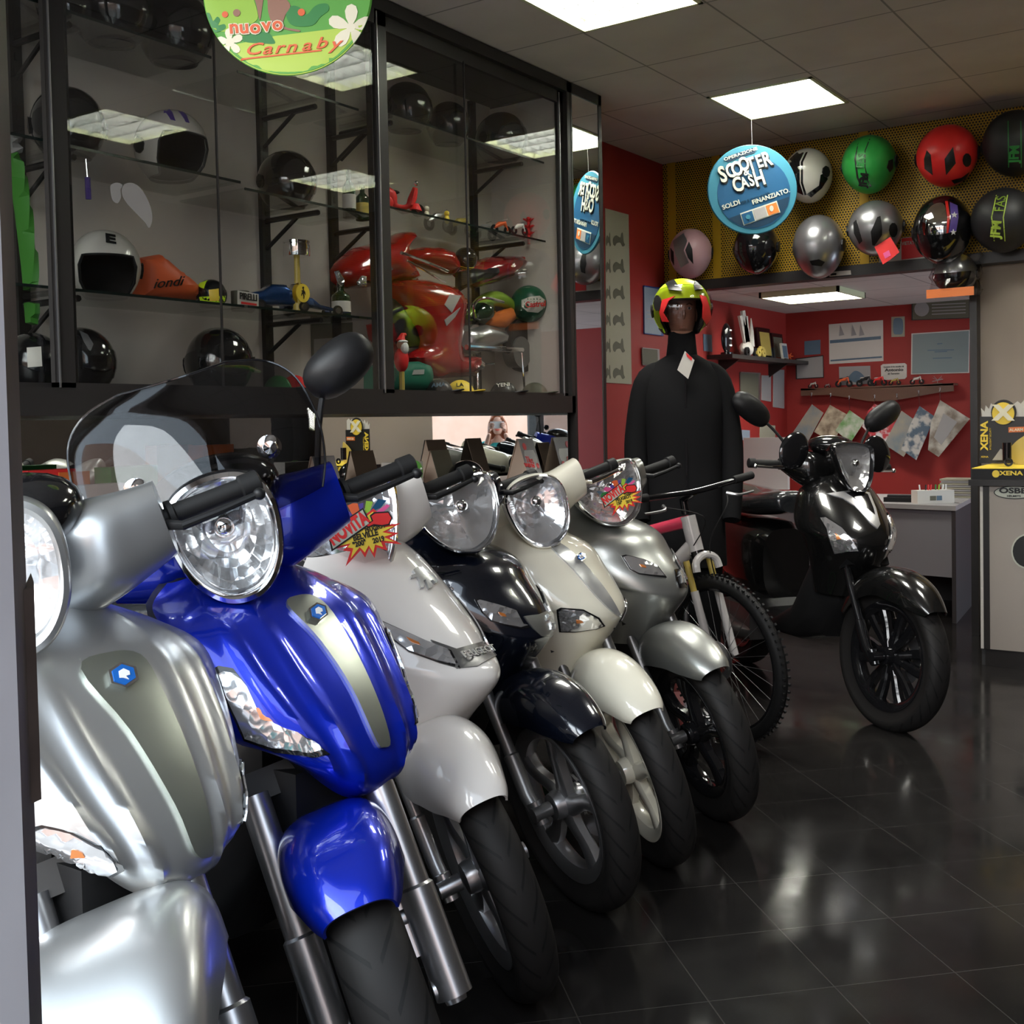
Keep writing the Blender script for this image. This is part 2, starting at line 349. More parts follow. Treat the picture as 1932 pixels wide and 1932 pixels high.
# ---- ceiling lamps ----
def troffer(x0,x1,y0,y1,z,label,deep=.09,frame='light_frame'):
    t=thing('ceiling_light',label,'ceiling light',((x0+x1)/2,(y0+y1)/2,z),group='square ceiling lamps with louvre grids'); ax,ay=(x1-x0)/2,(y1-y0)/2
    g=G(); e=.018
    for sx in (-1,1): g.bb((sx*(ax-e),-ay,-.006),(sx*ax,ay,deep))
    for sy in (-1,1): g.bb((-ax,sy*(ay-e),-.006),(ax,sy*ay,deep))
    g.ob('lamp_frame',frame,t,smooth=False)
    G().bb((-ax+e,-ay+e,deep-.012),(ax-e,ay-e,deep)).ob('lamp_housing','louvre',t,smooth=False)
    for k in range(4):
        yy=-ay+e+(2*ay-2*e)*(k+.5)/4; G().tube([(-ax+.04,yy,deep-.03),(ax-.04,yy,deep-.03)],.013,10).ob('lamp_tube','tube_light',t)
    g=G(); n=8
    for k in range(1,n):
        x=-ax+e+(2*ax-2*e)*k/n; g.prism([(x-.0015,-ay+e,0),(x+.0015,-ay+e,0),(x+.007,-ay+e,.034),(x-.007,-ay+e,.034)],(0,2*ay-2*e,0))
    for k in range(1,4):
        y=-ay+e+(2*ay-2*e)*k/4; g.prism([(-ax+e,y-.002,0),(-ax+e,y+.002,0),(-ax+e,y+.012,.036),(-ax+e,y-.012,.036)],(2*ax-2*e,0,0))
    g.ob('louvre_grid','louvre',t,smooth=False)
    l=bpy.data.lights.new('lamp_glow','AREA'); l.shape='RECTANGLE'; l.size=(x1-x0)*.9; l.size_y=(y1-y0)*.9; l.energy=LAMP_W; l.color=(1,.97,.91); l.spread=R_(150)
    o=bpy.data.objects.new('lamp_glow',l); C.objects.link(o); o.parent=t; o.location=(0,0,min(.042,deep-.045) if deep>.08 else .018); o.rotation_euler=(0,0,0)
    return t
LAMP_W=31
troffer(*FX[0],*FY[1],H,'far square ceiling lamp with louvres, the blue round sign hanging off its corner')
troffer(*FX[0],*FY[0],H,'near square ceiling lamp with louvres cut by the top edge of the photo')
troffer(*FX[1],*FY[1],H,'far right ceiling lamp, seen only as a reflection in the showcase glass')
troffer(*FX[1],*FY[0],H,'near right ceiling lamp, seen only as a reflection in the showcase glass')
a=ppz(1450,556,2.19); b_=ppz(1640,552,2.19)
troffer(-3.12,-2.55,7.62,8.2,2.19-.034,'lit louvred ceiling lamp over the desk in the red back room',.034)
# ---- helmet wall ----
m=mat('yellow_perforated',(.42,.25,.012),.45,.2); nt,bb_=nodes_of(m); tc=nt.nodes.new('ShaderNodeTexCoord'); s=nt.nodes.new('ShaderNodeSeparateXYZ'); nt.links.new(tc.outputs['Object'],s.inputs[0])
def dots(ox,oz):
    fx=mathn(nt,'SUBTRACT',mathn(nt,'FRACT',mathn(nt,'ADD',mathn(nt,'DIVIDE',s.outputs[0],.0175),100+ox)),.5); fz=mathn(nt,'SUBTRACT',mathn(nt,'FRACT',mathn(nt,'ADD',mathn(nt,'DIVIDE',s.outputs[2],.0303),100+oz)),.5)
    fx=mathn(nt,'MULTIPLY',fx,.0175); fz=mathn(nt,'MULTIPLY',fz,.0303)
    return mathn(nt,'LESS_THAN',mathn(nt,'ADD',mathn(nt,'MULTIPLY',fx,fx),mathn(nt,'MULTIPLY',fz,fz)),.0056**2)
d=mathn(nt,'MAXIMUM',dots(0,0),dots(.5,.5)); mx=nt.nodes.new('ShaderNodeMix'); mx.data_type='RGBA'; mx.inputs[6].default_value=(.42,.25,.012,1); mx.inputs[7].default_value=(.012,.01,.008,1)
nt.links.new(d,mx.inputs[0]); nt.links.new(mx.outputs[2],bb_.inputs['Base Color'])
mat('yellow_plain',(.42,.25,.012),.45,.2)
t=thing('perforated_panel','yellow perforated metal wall panel the helmets hang on','wall panel',(0,7.06,2.24))
sx=[ppy(1250,400,7.05).x,ppy(1353,450,7.05).x,ppy(1632,500,7.05).x,ppy(1940,450,7.05).x]
sx=[-3.565,sx[1],sx[2],-.4,.94]
for i in range(4):
    g=G().bb((sx[i],7.05,2.24),(sx[i+1]-.004,7.062,H-.002)); g.fn(lambda v:v-Vector((0,7.06,2.24))); g.ob('perforated_sheet','yellow_perforated',t,smooth=False)
for x in (-3.5,sx[1],sx[2],-.4):
    g=G().bb((x-.028,7.044,2.24),(x+.028,7.05,H-.002)); g.fn(lambda v:v-Vector((0,7.06,2.24))); g.ob('panel_strip','yellow_plain',t,smooth=False)
# ================= SHOWCASE =================
XF=-3.07; XB=-3.55
cab=thing('display_cabinet','black framed wall showcase with sliding glass doors and shelves','display cabinet',(XF,3.5,0))
cabm=Matrix.Translation(Vector((XF,3.5,0))).inverted()
def cb(name,g,m,smooth=False): g.xf(cabm); return g.ob(name,m,cab,smooth=smooth,sharp=40)
Y0C,Y1C=.62,5.04
g=G(); g.bb((XB,Y0C,1.355),(XF,Y1C,1.44)); g.bb((XB,Y0C,2.99),(XF,Y1C,3.045)); g.bb((XB,Y1C-.03,1.355),(XF,Y1C,3.04)); g.bb((XB,Y0C,1.36),(XF,Y0C+.03,3.04)); g.bb((XB,Y0C,.0),(XB+.02,Y1C,.98))
g.bb((XB,Y0C,.96),(XF+.02,Y1C,.985)); g.bb((XB,Y0C,0),(XF-.25,Y0C+.02,.97)); g.bb((XB,Y1C-.02,0),(XF,Y1C,.97))
cb('carcass',g,'frame_black')
for y0,y1 in ((Y0C,2.6),(2.6,Y1C-.03)): cb('back_panel',G().bb((XB-.015,y0,1.44),(XB,y1,2.99)),'cab_back')
def doorframe(y0,y1,x,w=.07):
    g=G(); g.bb((x-.02,y0,1.44),(x,y0+w,2.99)); g.bb((x-.02,y1-w,1.44),(x,y1,2.99)); g.bb((x-.02,y0,1.44),(x,y1,1.455)); g.bb((x-.02,y0,2.93),(x,y1,2.99))
    cb('door_frame',g,'frame_black')
    for yy in (y0+w*.18,y1-w*.9): cb('door_rail',G().bb((x,yy,1.44),(x+.006,yy+.004,2.98)),'alu')
    cb('glass_pane',G().bb((x-.012,y0+w,1.455),(x-.008,y1-w,2.93)),'glass')
ya=ppx(90,300,XF).y; yb=ppx(700,300,XF).y
doorframe(Y0C+.02,ya+.10,XF-.03); doorframe(ya+.0,yb+.11,XF); doorframe(yb+.03,Y1C-.01,XF-.025)
cb('end_lining',G().bb((XB,Y1C-.036,1.44),(XF-.05,Y1C-.031,2.98)),'cab_back')
for px_ in (416,884):
    yy=ppx(px_,400,XF).y; cb('glass_edge',G().bb((XF-.014,yy-.0025,1.455),(XF-.006,yy+.0025,2.93)),'frame_black')
# niche mirrors
cb('niche_mirror',G().bb((XB+.001,Y0C+.02,.985),(XB+.006,Y1C-.03,1.355)),'mirror')
cb('niche_end_mirror',G().bb((XB+.006,Y1C-.036,.985),(XF-.03,Y1C-.031,1.355)),'mirror')
# tall mirror beside the cabinet
t=thing('wall_mirror','tall narrow black framed mirror beside the showcase','mirror',(XF,5.2,0))
g=G(); e=ppx(1138,400,XF).y; g.bb((-.5,-.155,0),(.0,-.14,3.04)); g.bb((-.5,e-5.2-.03,0),(0,e-5.2,3.04)); g.bb((-.5,-.155,2.99),(0,e-5.2,3.045)); g.ob('mirror_frame','frame_black',t,smooth=False)
G().bb((-.01,-.14,0),(-.004,e-5.2-.03,2.99)).ob('mirror_glass','mirror',t,smooth=False)
mat('bottle_edge',(.012,.02,.018),.2)
# uprights and brackets and glass shelves
upr=[ppx(495,400,XB).y,ppx(625,400,XB).y,ppx(893,500,XB).y,ppx(30,300,XB).y]
for y in upr:
    g=G().bb((XB,y-.022,1.45),(XB+.022,y+.022,2.98)); 
    for k in range(30): g.bb((XB+.022,y-.006,1.5+k*.05),(XB+.0235,y+.006,1.525+k*.05))
    cb('upright',g,'frame_black')
def shelf(y0,y1,z,ups,gl=True):
    cb('glass_shelf',G().bb((XB+.01,y0,z),(XB+.37,y1,z+.007)),'glass')
    cb('shelf_edge',G().bb((XB+.37,y0,z-.001),(XB+.374,y1,z+.008)),'bottle_edge')
    for y in ups:
        g=G(); g.tube([(XB+.02,y,z-.015),(XB+.32,y,z-.015)],.011,6); g.tube([(XB+.02,y,z-.13),(XB+.2,y,z-.02)],.009,6); cb('shelf_bracket',g,'frame_black')
SH=[2.62,2.17,1.77]
shelf(1.55,2.78,2.62,[upr[3]]);shelf(1.55,2.9,2.2,[upr[3]]);shelf(1.55,2.9,1.75,[upr[3]])
shelf(2.9,3.55,2.60,[upr[0],upr[1]]);shelf(2.92,3.62,2.18,[upr[0],upr[1]]);shelf(2.92,3.6,1.75,[upr[0]])
shelf(3.66,4.95,2.63,[upr[1]+.05,upr[2]]);shelf(3.66,4.95,2.23,[upr[2]])
# ================= SCOOTERS =================
def text_on(c,body,cx,cy,h,ang,m,parent,off=.003,sx=1,bold=0,th=.0012,shear=0,name='lettering',align='CENTER'):
    cf=math.cos(R_(ang)); sf=math.sin(R_(ang)); c.tries=[(0,0)]; c.dist=5
    p,n=c.at(cx,cy); p2,_=c.at(cx+8*cf,cy-8*sf); X=(p2-p); k=X.length/8; X.normalize(); U=n.cross(X).normalized()
    g=textg(body,h*k*1.35,th,bold*k*h,align,shear); m_=Matrix((X*sx,U,n)).transposed().to_4x4(); m_.translation=p+n*off; g.xf(m_); return g.ob(name,m,parent,smooth=False,sharp=None)

RK=R_(26); AXP=Vector((.08,0,1.0)); AXV=Vector((-math.sin(RK),0,math.cos(RK)))
HUB=Vector((.52,0,.29))
def mirrored(o,name=None):
    me=o.data.copy(); 
    for v in me.vertices: v.co.y=-v.co.y
    me.flip_normals(); c=bpy.data.objects.new(name or o.name,me); C.objects.link(c); c.parent=o.parent; return c
class Scooter:
    def __init__(s,cfg,name,label,cat='scooter'):
        s.c=cfg; s.k=cfg['k']; s.root=thing(name,label,cat,cfg['pos'],R_(cfg['yaw']))
        s.W=Matrix.Translation(Vector(cfg['pos']))@Matrix.Rotation(R_(cfg['yaw']),4,'Z'); s.root.matrix_basis=s.W
        s.inv=s.W.inverted(); s.st=Matrix.Rotation(R_(cfg['steer']),4,AXV)
        s.kS=Matrix.Scale(s.k,4); s.T=s.kS@Matrix.Translation(AXP)@s.st@Matrix.Translation(-AXP); s.D={}
    def ob(s,g,name,m,steer=False,parent=None,smooth=True,sharp=35,uv=False,solid=0):
        g.xf(s.T if steer else s.kS); return g.ob(name,m,parent or s.root,smooth,sharp,uv,solid)
    def cast(s,objs): return Cast(objs,s.inv)
    # --- wheel -------------------------------------------------
    def wheel(s,name,hub,R,wd,rimR,rimm,spokes,steer,disc=True,style='curved',side=-1):
        p=s.root; w=thing(name,None,None); w.parent=p; w.name=name
        mt=Matrix.Translation(Vector(hub))@Matrix.Rotation(PI/2,4,'X'); X=(s.T if steer else s.kS)@mt
        h=wd/2; prof=[]
        for i in range(15):
            a=-PI*.62+PI*1.24*i/14; prof.append((R-.055+.055*math.cos(a*.8)*1.0 if False else rimR+(R-rimR)*max(0,math.cos(a*.72))**.75, h*math.sin(a)/math.sin(PI*.5) if abs(a)<PI/2 else h*math.copysign(1,a)*(1-.35*(abs(a)-PI/2)/(PI*.12))))
        g=G().lathe([(rimR-.004,-h*.62)]+prof+[(rimR-.004,h*.62)],64,uv=True); g.xf(X); g.ob('tyre','tyre',w,uv=True,sharp=60)
        g=G(); r2=rimR; g.lathe([(r2+.004,-h*.68),(r2+.004,-h*.60),(r2-.012,-h*.58),(r2-.022,-h*.3),(r2-.024,0),(r2-.022,h*.3),(r2-.012,h*.58),(r2+.004,h*.60),(r2+.004,h*.68),(r2-.008,h*.66),(r2-.03,h*.35),(r2-.034,0),(r2-.03,-h*.35),(r2-.008,-h*.66),(r2+.004,-h*.68)],64)
        g.lathe([(.0,-.045),(.034,-.045),(.038,-.03),(.038,.03),(.034,.045),(.0,.045)],24)
        for q in range(spokes):
            a0=2*PI*q/spokes
            for (da,db) in (((-.13,-.20),(.13,.20)) if style=='split' else ((0,.28),)):
                rs=[]
                for i in range(7):
                    f=i/6; rr=.03+(r2-.028-.03)*f; a=a0+da+(db-da)*f+.18*math.sin(PI*f)*(1 if style!='split' else .3*math.copysign(1,db)); c=Vector((rr*math.cos(a),rr*math.sin(a),0)); tdir=Vector((-math.sin(a),math.cos(a),0)); wdt=(.015+.006*f) if style=='split' else (.030-.010*math.sin(PI*f)); ht=.016+.006*abs(f-.5)
                    rs.append([c+tdir*wdt*u+Vector((0,0,ht*v)) for u,v in ((-1,-.6),(-.6,-1),(.6,-1),(1,-.6),(1,.6),(.6,1),(-.6,1),(-1,.6))])
                g.rings(rs)
        g.xf(X); g.ob('rim',rimm,w,sharp=40)
        if disc:
            z=side*-.052 if False else side*.052
            g=G().lathe([(.06,z-.002),(.115,z-.002),(.115,z+.002),(.06,z+.002),(.06,z-.002)],40)
            for q in range(6): a=q*PI/3; g.tube([(.03*math.cos(a),.03*math.sin(a),z),(.065*math.cos(a+.4),.065*math.sin(a+.4),z)],.006,6)
            g.xf(X); g.ob('brake_disc','alu',w,sharp=30)
        return w
    # --- leg shield --------------------------------------------
    def shield(s,rows,paint,name='front_shield',ridges=(),nu=56,nv=44):
        def S(u,v):
            z,xf,w,d,rise,n=interp(rows,v); t=u*PI/2; y=w*spow(math.sin(t),2/n); cc=max(math.cos(t),0)**(2/n)
            x=xf-d*(1-cc); z+=rise*(abs(y)/max(w,.01))**2
            for (u0,wd,h,va,vb,u1) in ridges:
                if va<v<vb:
                    f=(v-va)/(vb-va); uc=u0+(u1-u0)*f; x+=h*math.sin(PI*f)**.6*math.exp(-((abs(u)-uc)/wd)**2)
            return Vector((x,y,z))
        s.S=S; o=s.ob(gridmesh(S,nu,nv),name,paint,sharp=50,solid=-.006); s.D['shield']=o; return o
    # --- fender --------------------------------------------------
    def fender(s,rows,paint,name='front_fender'):
        def S(u,v):
            ph,R,w,d,n=interp(rows,v); t=u*PI/2; y=w*spow(math.sin(t),2/n); rr=R-d*(1-max(math.cos(t),0)**(2/n)); a=R_(ph)
            return HUB+Vector((rr*math.cos(a),y,rr*math.sin(a)))
        o=s.ob(gridmesh(S,36,40),name,paint,True,sharp=50,solid=-.005); s.D['fender']=o; return o
    def fork(s,m,y=.085,top=.42,r=(.02,.026),caliper=False,off=.0,lowm=None,legoff=.03):
        for sg in (-1,1):
            g=G(); b=HUB+Vector((.0,sg*y,0)); a=AXV; side=Vector((math.cos(RK),0,math.sin(RK)))*-legoff
            g.tube([b+side*.3+a*-.02,b+side+a*.05,b+side+a*.16,b+side+a*.165,b+side+a*top],[r[1],r[1],r[1],r[0]*1.0,r[0]],16)
            g.tube([b+Vector((0,-sg*.03,0)),b+Vector((0,sg*.022,0))],.019,14)
            g.tube([b+side*.3+a*-.03,b+side*.3+a*.03],[.018,r[1]],12)
            s.ob(g,'fork_leg',m,True)
        if caliper:
            g=G(); b=HUB+Vector((-.075,.062*caliper,.075)); g.box(b,(.05,.05,.09),Matrix.Rotation(-.5,3,'Y')); g.tube([b+Vector((0,.0,-.02)),b+Vector((0,.05*caliper,-.02))],.02,12); g.tube([b+Vector((0,.0,.025)),b+Vector((0,.045*caliper,.025))],.018,12)
            s.ob(g,'brake_caliper',caliper_m(s),True,smooth=False)
            g=G(); g.tube([b+Vector((0,.02*caliper,.04)),b+Vector((-.06,.03*caliper,.12)),b+Vector((-.09,.02*caliper,.3)),b+Vector((-.16,0,.5))],.006,8,smoothn=14); s.ob(g,'brake_hose','rubber',True)
        g=G(); g.tube([HUB+Vector((-.03,0,0))+AXV*.38,HUB+Vector((-.03,0,0))+AXV*.75],.03,12); g.box(HUB+Vector((-.03,0,0))+AXV*.40,(.06,2*y+.05,.05),Matrix.Rotation(-RK,3,'Y')); s.ob(g,'steering_column','black_plastic',True)
    # --- headset -----------------------------------------------
    def headset(s,rows,paint,n=2.6,N=32,name='handlebar_cowl'):
        g=G(); rs=[]; full=[]; m=24
        for i in range(-m,m+1):
            f=abs(i)/m; y,xc,zc,ax,az=interp(rows,f); sg=-1 if i<0 else 1
            rs.append([Vector((xc+a,sg*y,zc+b)) for a,b in superring(0,0,ax,az,n,N)])
        g.rings(rs,True,True); o=s.ob(g,name,paint,True,sharp=50); s.D['headset']=o; return o
    def lamp(s,out,xc,zc,lean,depth,paint,bez=.012,bezm='chrome',lensm='lens_chrome',back=.16,dome=.02,name='headlight',bshrink=.55,sweep=0):
        # out: outline points (y,z) about (0,0)
        P=smoothpoly(out,4)
        def at(sc,x,zo=0): return [Vector((xc+x-lean*(z*sc)-sweep*abs(y*sc),y*sc,zc+z*sc+zo)) for y,z in P]
        w=thing(name,None,None); w.parent=s.root
        g=G().rings([at(bshrink,-back,.01),at(.86,-back*.55,.004),at(1.0,-back*.2),at(1.03,0),at(1.0,.008)],True,False)
        o=s.ob(g,'lamp_housing',paint,True,w,sharp=60)
        k=1-bez/.11
        g=G().rings([at(1.0,.008),at((1+k)/2,.014),at(k,.006),at(k-.02,-.012)],True,False); s.ob(g,'lamp_bezel',bezm,True,w)
        # faceted reflector
        g=G(); rs=[at(k*f,-.01-.03*(1-f*f)) for f in (1,.85,.65,.4,.15,.02)]; g.rings(rs,True,False); g.f.append(list(range(len(g.v)-len(P),len(g.v)))); s.ob(g,'reflector',lensm,True,w,smooth=False,sharp=None)
        g=G(); b=Vector((xc+.0,0,zc+.01)); g.sphere(b,.018,12,8); s.ob(g,'bulb','chrome',True,w)
        g=G(); rs=[at(k*f,.004+dome*(1-f*f)) for f in (1,.9,.75,.5,.25,.03)]; g.rings(rs,True,False); g.f.append(list(range(len(g.v)-len(P),len(g.v)))); o2=s.ob(g,'lamp_lens','clear_plastic',True,w,sharp=80)
        s.D['lens']=o2; s.D['lamp']=o; return w
    def grips(s,y0,y1,xc,zc,drop=0,lever=True,levm='black_plastic',back=.03,r=.0165):
        for sg in (-1,1):
            A=Vector((xc,sg*y0,zc)); B=Vector((xc-back,sg*y1,zc-drop)); g=G(); d=B-A
            g.tube([A-d*.25,A+d*.02,A+d*.03,A+d*.08,A+d*.1,A+d*.78,A+d*.80,A+d*.98,B],[r*.8,r*.8,r*1.5,r*1.5,r,r,r*1.28,r*1.28,r*1.0],18)
            s.ob(g,'handlebar_grip','rubber',True)
            if lever:
                g=G(); f=Vector((.045,0,-.012)); g.tube([A+d*.0+f*.6,A+d*.15+f*1.15,A+d*.5+f*1.15,A+d*.88+f*1.0,A+d*.93+f*1.0],[.009,.008,.0065,.006,.006],10); g.sphere(A+d*.95+f,.0105,12,8); s.ob(g,'brake_lever',levm,True)
    def body(s,paint,seatm='seat_black',inner='black_plastic',seat=((-.34,.80),(-.5,.79),(-.75,.80),(-1.0,.83),(-1.12,.84)),wheelm='alu',rr=.26,sw=1.0):
        # inner shield and floor
        R=s.S; g=G()
        rs=[]
        for v in [i/16 for i in range(17)]:
            row=[]
            for u in [j/14*2-1 for j in range(15)]:
                p=R(u*.98,v); row.append(Vector((min(p.x-.035,p.x-.10*(1-abs(u))),p.y*.97,p.z)))
            rs.append(row)
        g.rings(rs,False,False); s.ob(g,'inner_shield',inner,solid=.004)
        g=G(); RS=[]
        for x,zc,a,b in ((.22,.62,.07,.16),(.12,.5,.13,.20),(.0,.36,.17,.09),(-.15,.32,.18,.045),(-.32,.32,.18,.05),(-.42,.36,.16,.09)):
            RS.append([Vector((x,yy,zc+zz)) for yy,zz in superring(0,0,a,b,3.5,24)])
        g.rings(RS); s.ob(g,'footboard',inner)
        g=G(); RS=[]
        for x,zc,a,b in ((-.36,.56,.12,.17),(-.42,.56,.15,.2),(-.6,.58,.165,.19),(-.85,.63,.165,.15),(-1.05,.69,.14,.11),(-1.18,.73,.09,.06),(-1.22,.74,.03,.02)):
            RS.append([Vector((x,yy,zc+zz)) for yy,zz in superring(0,0,a,b,3,24)])
        g.rings(RS); s.ob(g,'tail_body',paint)
        g=G(); RS=[]; L=[(x,z) for x,z in seat]; hw=[.07,.13,.145,.13,.09]
        L2=[(L[0][0]+.02,L[0][1]-.03)]+L+[(L[-1][0]-.03,L[-1][1]-.03)]; hw=[q*sw for q in [.03]+hw+[.03]]; hh=[.02,.05,.055,.055,.05,.045,.015]
        for i in range(25):
            x,z,a,b=interp([(p[0],p[1],w,h) for p,w,h in zip(L2,hw,hh)],i/24); RS.append([Vector((x,yy,z+zz-.01)) for yy,zz in superring(0,0,a,b,2.6,28)])
        g.rings(RS); s.D['seat']=s.ob(g,'seat',seatm,sharp=60)
        s.wheel('rear_wheel',(-.82,0,rr),rr,.12,rr*.66,wheelm,5,False,disc=False)
        g=G(); g.box((-.62,-.10,.27),(.34,.10,.16)); g.tube([(-.45,-.13,.22),(-.6,-.16,.22),(-1.0,-.17,.30)],[.03,.05,.05],14); s.ob(g,'engine_block','dark_alu',smooth=False)
    def mirror(s,sg,base,top,sz=(.075,.05),stem='black_plastic',rot=0):
        g=G(); A=Vector(base);B=Vector(top); g.tube([A,A+(B-A)*.5+Vector((0,0,.01)),B],.0065,10,smoothn=8)
        rs=[]; n=24
        for i,(f,x) in enumerate(((.05,.045),(.5,.04),(.8,.028),(.97,.01),(1.0,0),(.97,-.006),(.93,-.006))):
            rs.append([Vector((x,a*f,b*f)) for a,b in superring(0,0,sz[0],sz[1],2.4,n)])
        rt=Matrix.Rotation(rot,3,'X')
        rs=[[rt@p+B+Vector((0,sg*sz[0]*.55,sz[1]*.7)) for p in r] for r in rs]; g.rings(rs,True,True); s.ob(g,'rear_mirror',stem,True)
def caliper_m(s): return 'alu'
def egg(w,ht,hb,k=.18,n=16,p=2.2):
    out=[]
    for i in range(n):
        a=2*PI*i/n; z=(ht if math.cos(a)>0 else hb)*spow(math.cos(a),2/p); y=w*spow(math.sin(a),2/p)*(1+k*math.cos(a)); out.append((y,z))
    return out
def hexbadge(sc,caster,cx,cy,rx,ry,rot,label=None,parent=None,fill='badge_blue'):
    P=[(cx+rx*math.cos(R_(60*i+rot)),cy+ry*math.sin(R_(60*i+rot))) for i in range(6)]
    b=caster.patch('badge',P,'chrome',sc.root,.008,rx*.6)
    P2=[(cx+.78*rx*math.cos(R_(60*i+rot)),cy+.78*ry*math.sin(R_(60*i+rot))) for i in range(6)]
    caster.patch('badge_field',P2,fill,b,.0095,rx*.6)
    g=G(); 
    P3=[(cx-.28*rx,cy+.30*ry),(cx-.34*rx,cy-.2*ry),(cx-.05*rx,cy-.42*ry),(cx+.32*rx,cy-.22*ry),(cx+.36*rx,cy+.05*ry),(cx+.1*rx,cy+.15*ry),(cx+.3*rx,cy+.42*ry),(cx-.05*rx,cy+.3*ry)]
    caster.patch('badge_emblem',P3,'white',b,.0105,rx*.5,g=None)
# ---- rows: (z, x front, half width, depth, side rise, exponent) ----
BEV_SH=[(.985,.12,.14,.05,-.03,2.2),(.96,.172,.20,.065,-.035,2.2),(.90,.264,.228,.085,-.01,2.2),(.82,.335,.225,.12,.0,2.2),(.74,.395,.205,.15,.02,2.2),(.67,.435,.175,.155,.05,2.2),(.625,.43,.145,.135,.08,2.2),(.60,.39,.115,.10,.10,2.2)]
BEV_FE=[(132,.325,.085,.10,3.4),(115,.335,.092,.11,3.4),(100,.34,.093,.11,3.4),(88,.342,.089,.10,3.4),(76,.342,.079,.08,3.4),(66,.338,.066,.06,3),(60,.332,.053,.04,2.8)]
BEV_HS=[(.0,.04,1.02,.08,.09),(.07,.05,1.02,.085,.09),(.13,.06,1.025,.075,.08),(.18,.055,1.03,.055,.07),(.225,.04,1.035,.046,.062)]
BEV_LAMP=egg(.094,.10,.118,.16,16,2.25)
def beverly(cfg,label,paint,seatm,cowl_back='black_plastic'):
    s=Scooter(cfg,'scooter',label)
    s.shield(BEV_SH,paint,ridges=((.30,.035,.010,.10,.95,.16),(.52,.05,.012,.15,.92,.36)))
    s.fender(cfg.get('fe',BEV_FE),paint); s.fork('alu',y=.10,top=.40,r=(.026,.031),caliper=1,legoff=.0)
    s.wheel('front_wheel',HUB,.30,.115,.205,'dark_alu',5,True,style='split')
    s.headset(BEV_HS,paint); s.lamp(BEV_LAMP,.232,1.070,.28,.1,cfg.get('hous',paint),bez=.016,bezm='paint_silver' if paint=='paint_silver' else 'chrome')
    s.grips(.225,.385,.04,1.035,0)
    g=G(); g.sphere((.08,0,1.115),(.12,.125,.07),24,12); s.ob(g,'dash_cover','black_gloss',True); s.D['dash']=g
    s.body(paint,seatm)
    g=G(); g.box((.30,0,.60),(.07,.2,.1)); s.ob(g,'lower_bracket','black_plastic')
    return s
s1=beverly(dict(pos=(-1.77,1.065,0),yaw=0,steer=-44,k=1.045,fe=[(132,.33,.105,.10,4),(115,.345,.125,.10,4),(100,.355,.13,.10,4),(85,.355,.125,.10,4),(70,.35,.115,.08,4),(58,.345,.10,.06,3.6),(50,.335,.08,.04,3)]),'big silver grey scooter at the left edge, partly behind the door jamb','paint_silver','seat_black')
s2=beverly(dict(pos=(-1.81,1.53,0),yaw=-1,steer=-42,k=1.06,hous='black_gloss'),'shiny blue scooter with a smoked windscreen, second from the door','paint_blue','seat_red')
for s,strip,bad in ((s1,[(150,1268),(200,1237),(262,1240),(300,1300),(345,1400),(385,1520),(397,1600),(385,1617),(362,1607),(326,1522),(242,1382)],(229,1279,30,24)),(s2,[(540,1145),(560,1128),(592,1130),(625,1160),(672,1240),(712,1330),(732,1400),(720,1411),(706,1400),(660,1300),(600,1210)],(597,1159,19,17))):
    c=s.cast([s.D['shield']]); s.D['strip']=c.patch('shield_trim',strip,'trim_satin',s.root,.007,14,smooth=True); c2=s.cast([s.D['shield'],s.D['strip']]); hexbadge(s,c2,*bad,20)
def signal(s,P,lens='lens_clear',frame='black_gloss',mir=True,inner=None):
    c=s.cast([s.D['shield']]); cx=sum(p[0] for p in P)/len(P); cy=sum(p[1] for p in P)/len(P)
    o=c.patch('turn_signal',P,frame,s.root,.004,9,smooth=False)
    P2=[(cx+(x-cx)*.9,cy+(y-cy)*.88) for x,y in P]; l=c.patch('signal_lens',P2,lens,o,.007,9)
    P3=[(cx+(x-cx)*.15,cy+(y-cy)*.15) for x,y in (inner or P)]; b=c.patch('signal_bulb',P3,'amber',o,.0085,9)
    if mir:
        m2=mirrored(o)
        for q in (l,): r=mirrored(q); r.parent=m2
signal(s1,[(62,1560),(80,1556),(140,1570),(190,1596),(222,1625),(232,1642),(215,1650),(150,1642),(62,1630)])
signal(s2,[(403,1262),(412,1257),(440,1262),(462,1290),(485,1340),(520,1368),(570,1385),(610,1415),(620,1425),(590,1428),(520,1417),(462,1395),(440,1350),(420,1310)])
# blue scooter windscreen
def screen(s):
    rows=[(.20,1.07,.19,.10),(.195,1.12,.215,.13),(.16,1.19,.228,.14),(.11,1.27,.215,.13),(.07,1.315,.17,.10),(.055,1.335,.10,.05)]
    def S(u,v):
        x,z,w,d=interp(rows,v); t=u*R_(58); return Vector((x-d*1.7*(1-math.cos(t)),w*math.sin(t)/math.sin(R_(58)),z))
    o=s.ob(gridmesh(S,40,30),'windscreen','smoked',True,solid=.003); s.D['screen']=o
    g=G(); E=[S(-1,i/24) for i in range(25)]+[S(-1+i/12,1) for i in range(1,24)]+[S(1,1-i/24) for i in range(25)]; g.tube(E,.0022,6); s.ob(g,'screen_edge','black_gloss',True,o)
    for sg in (-1,1):
        g=G(); p=S(sg*.46,.36); g.lathe([(0,.012),(.012,.01),(.016,.003),(.022,0),(.022,-.006)],20,Matrix.Translation(p)@Matrix.Rotation(PI/2,4,'Y')); s.ob(g,'screen_bolt','chrome',True,o)
screen(s2)
s2.mirror(1,(.0,.20,1.08),(-.04,.265,1.225),(.078,.05),rot=.4)
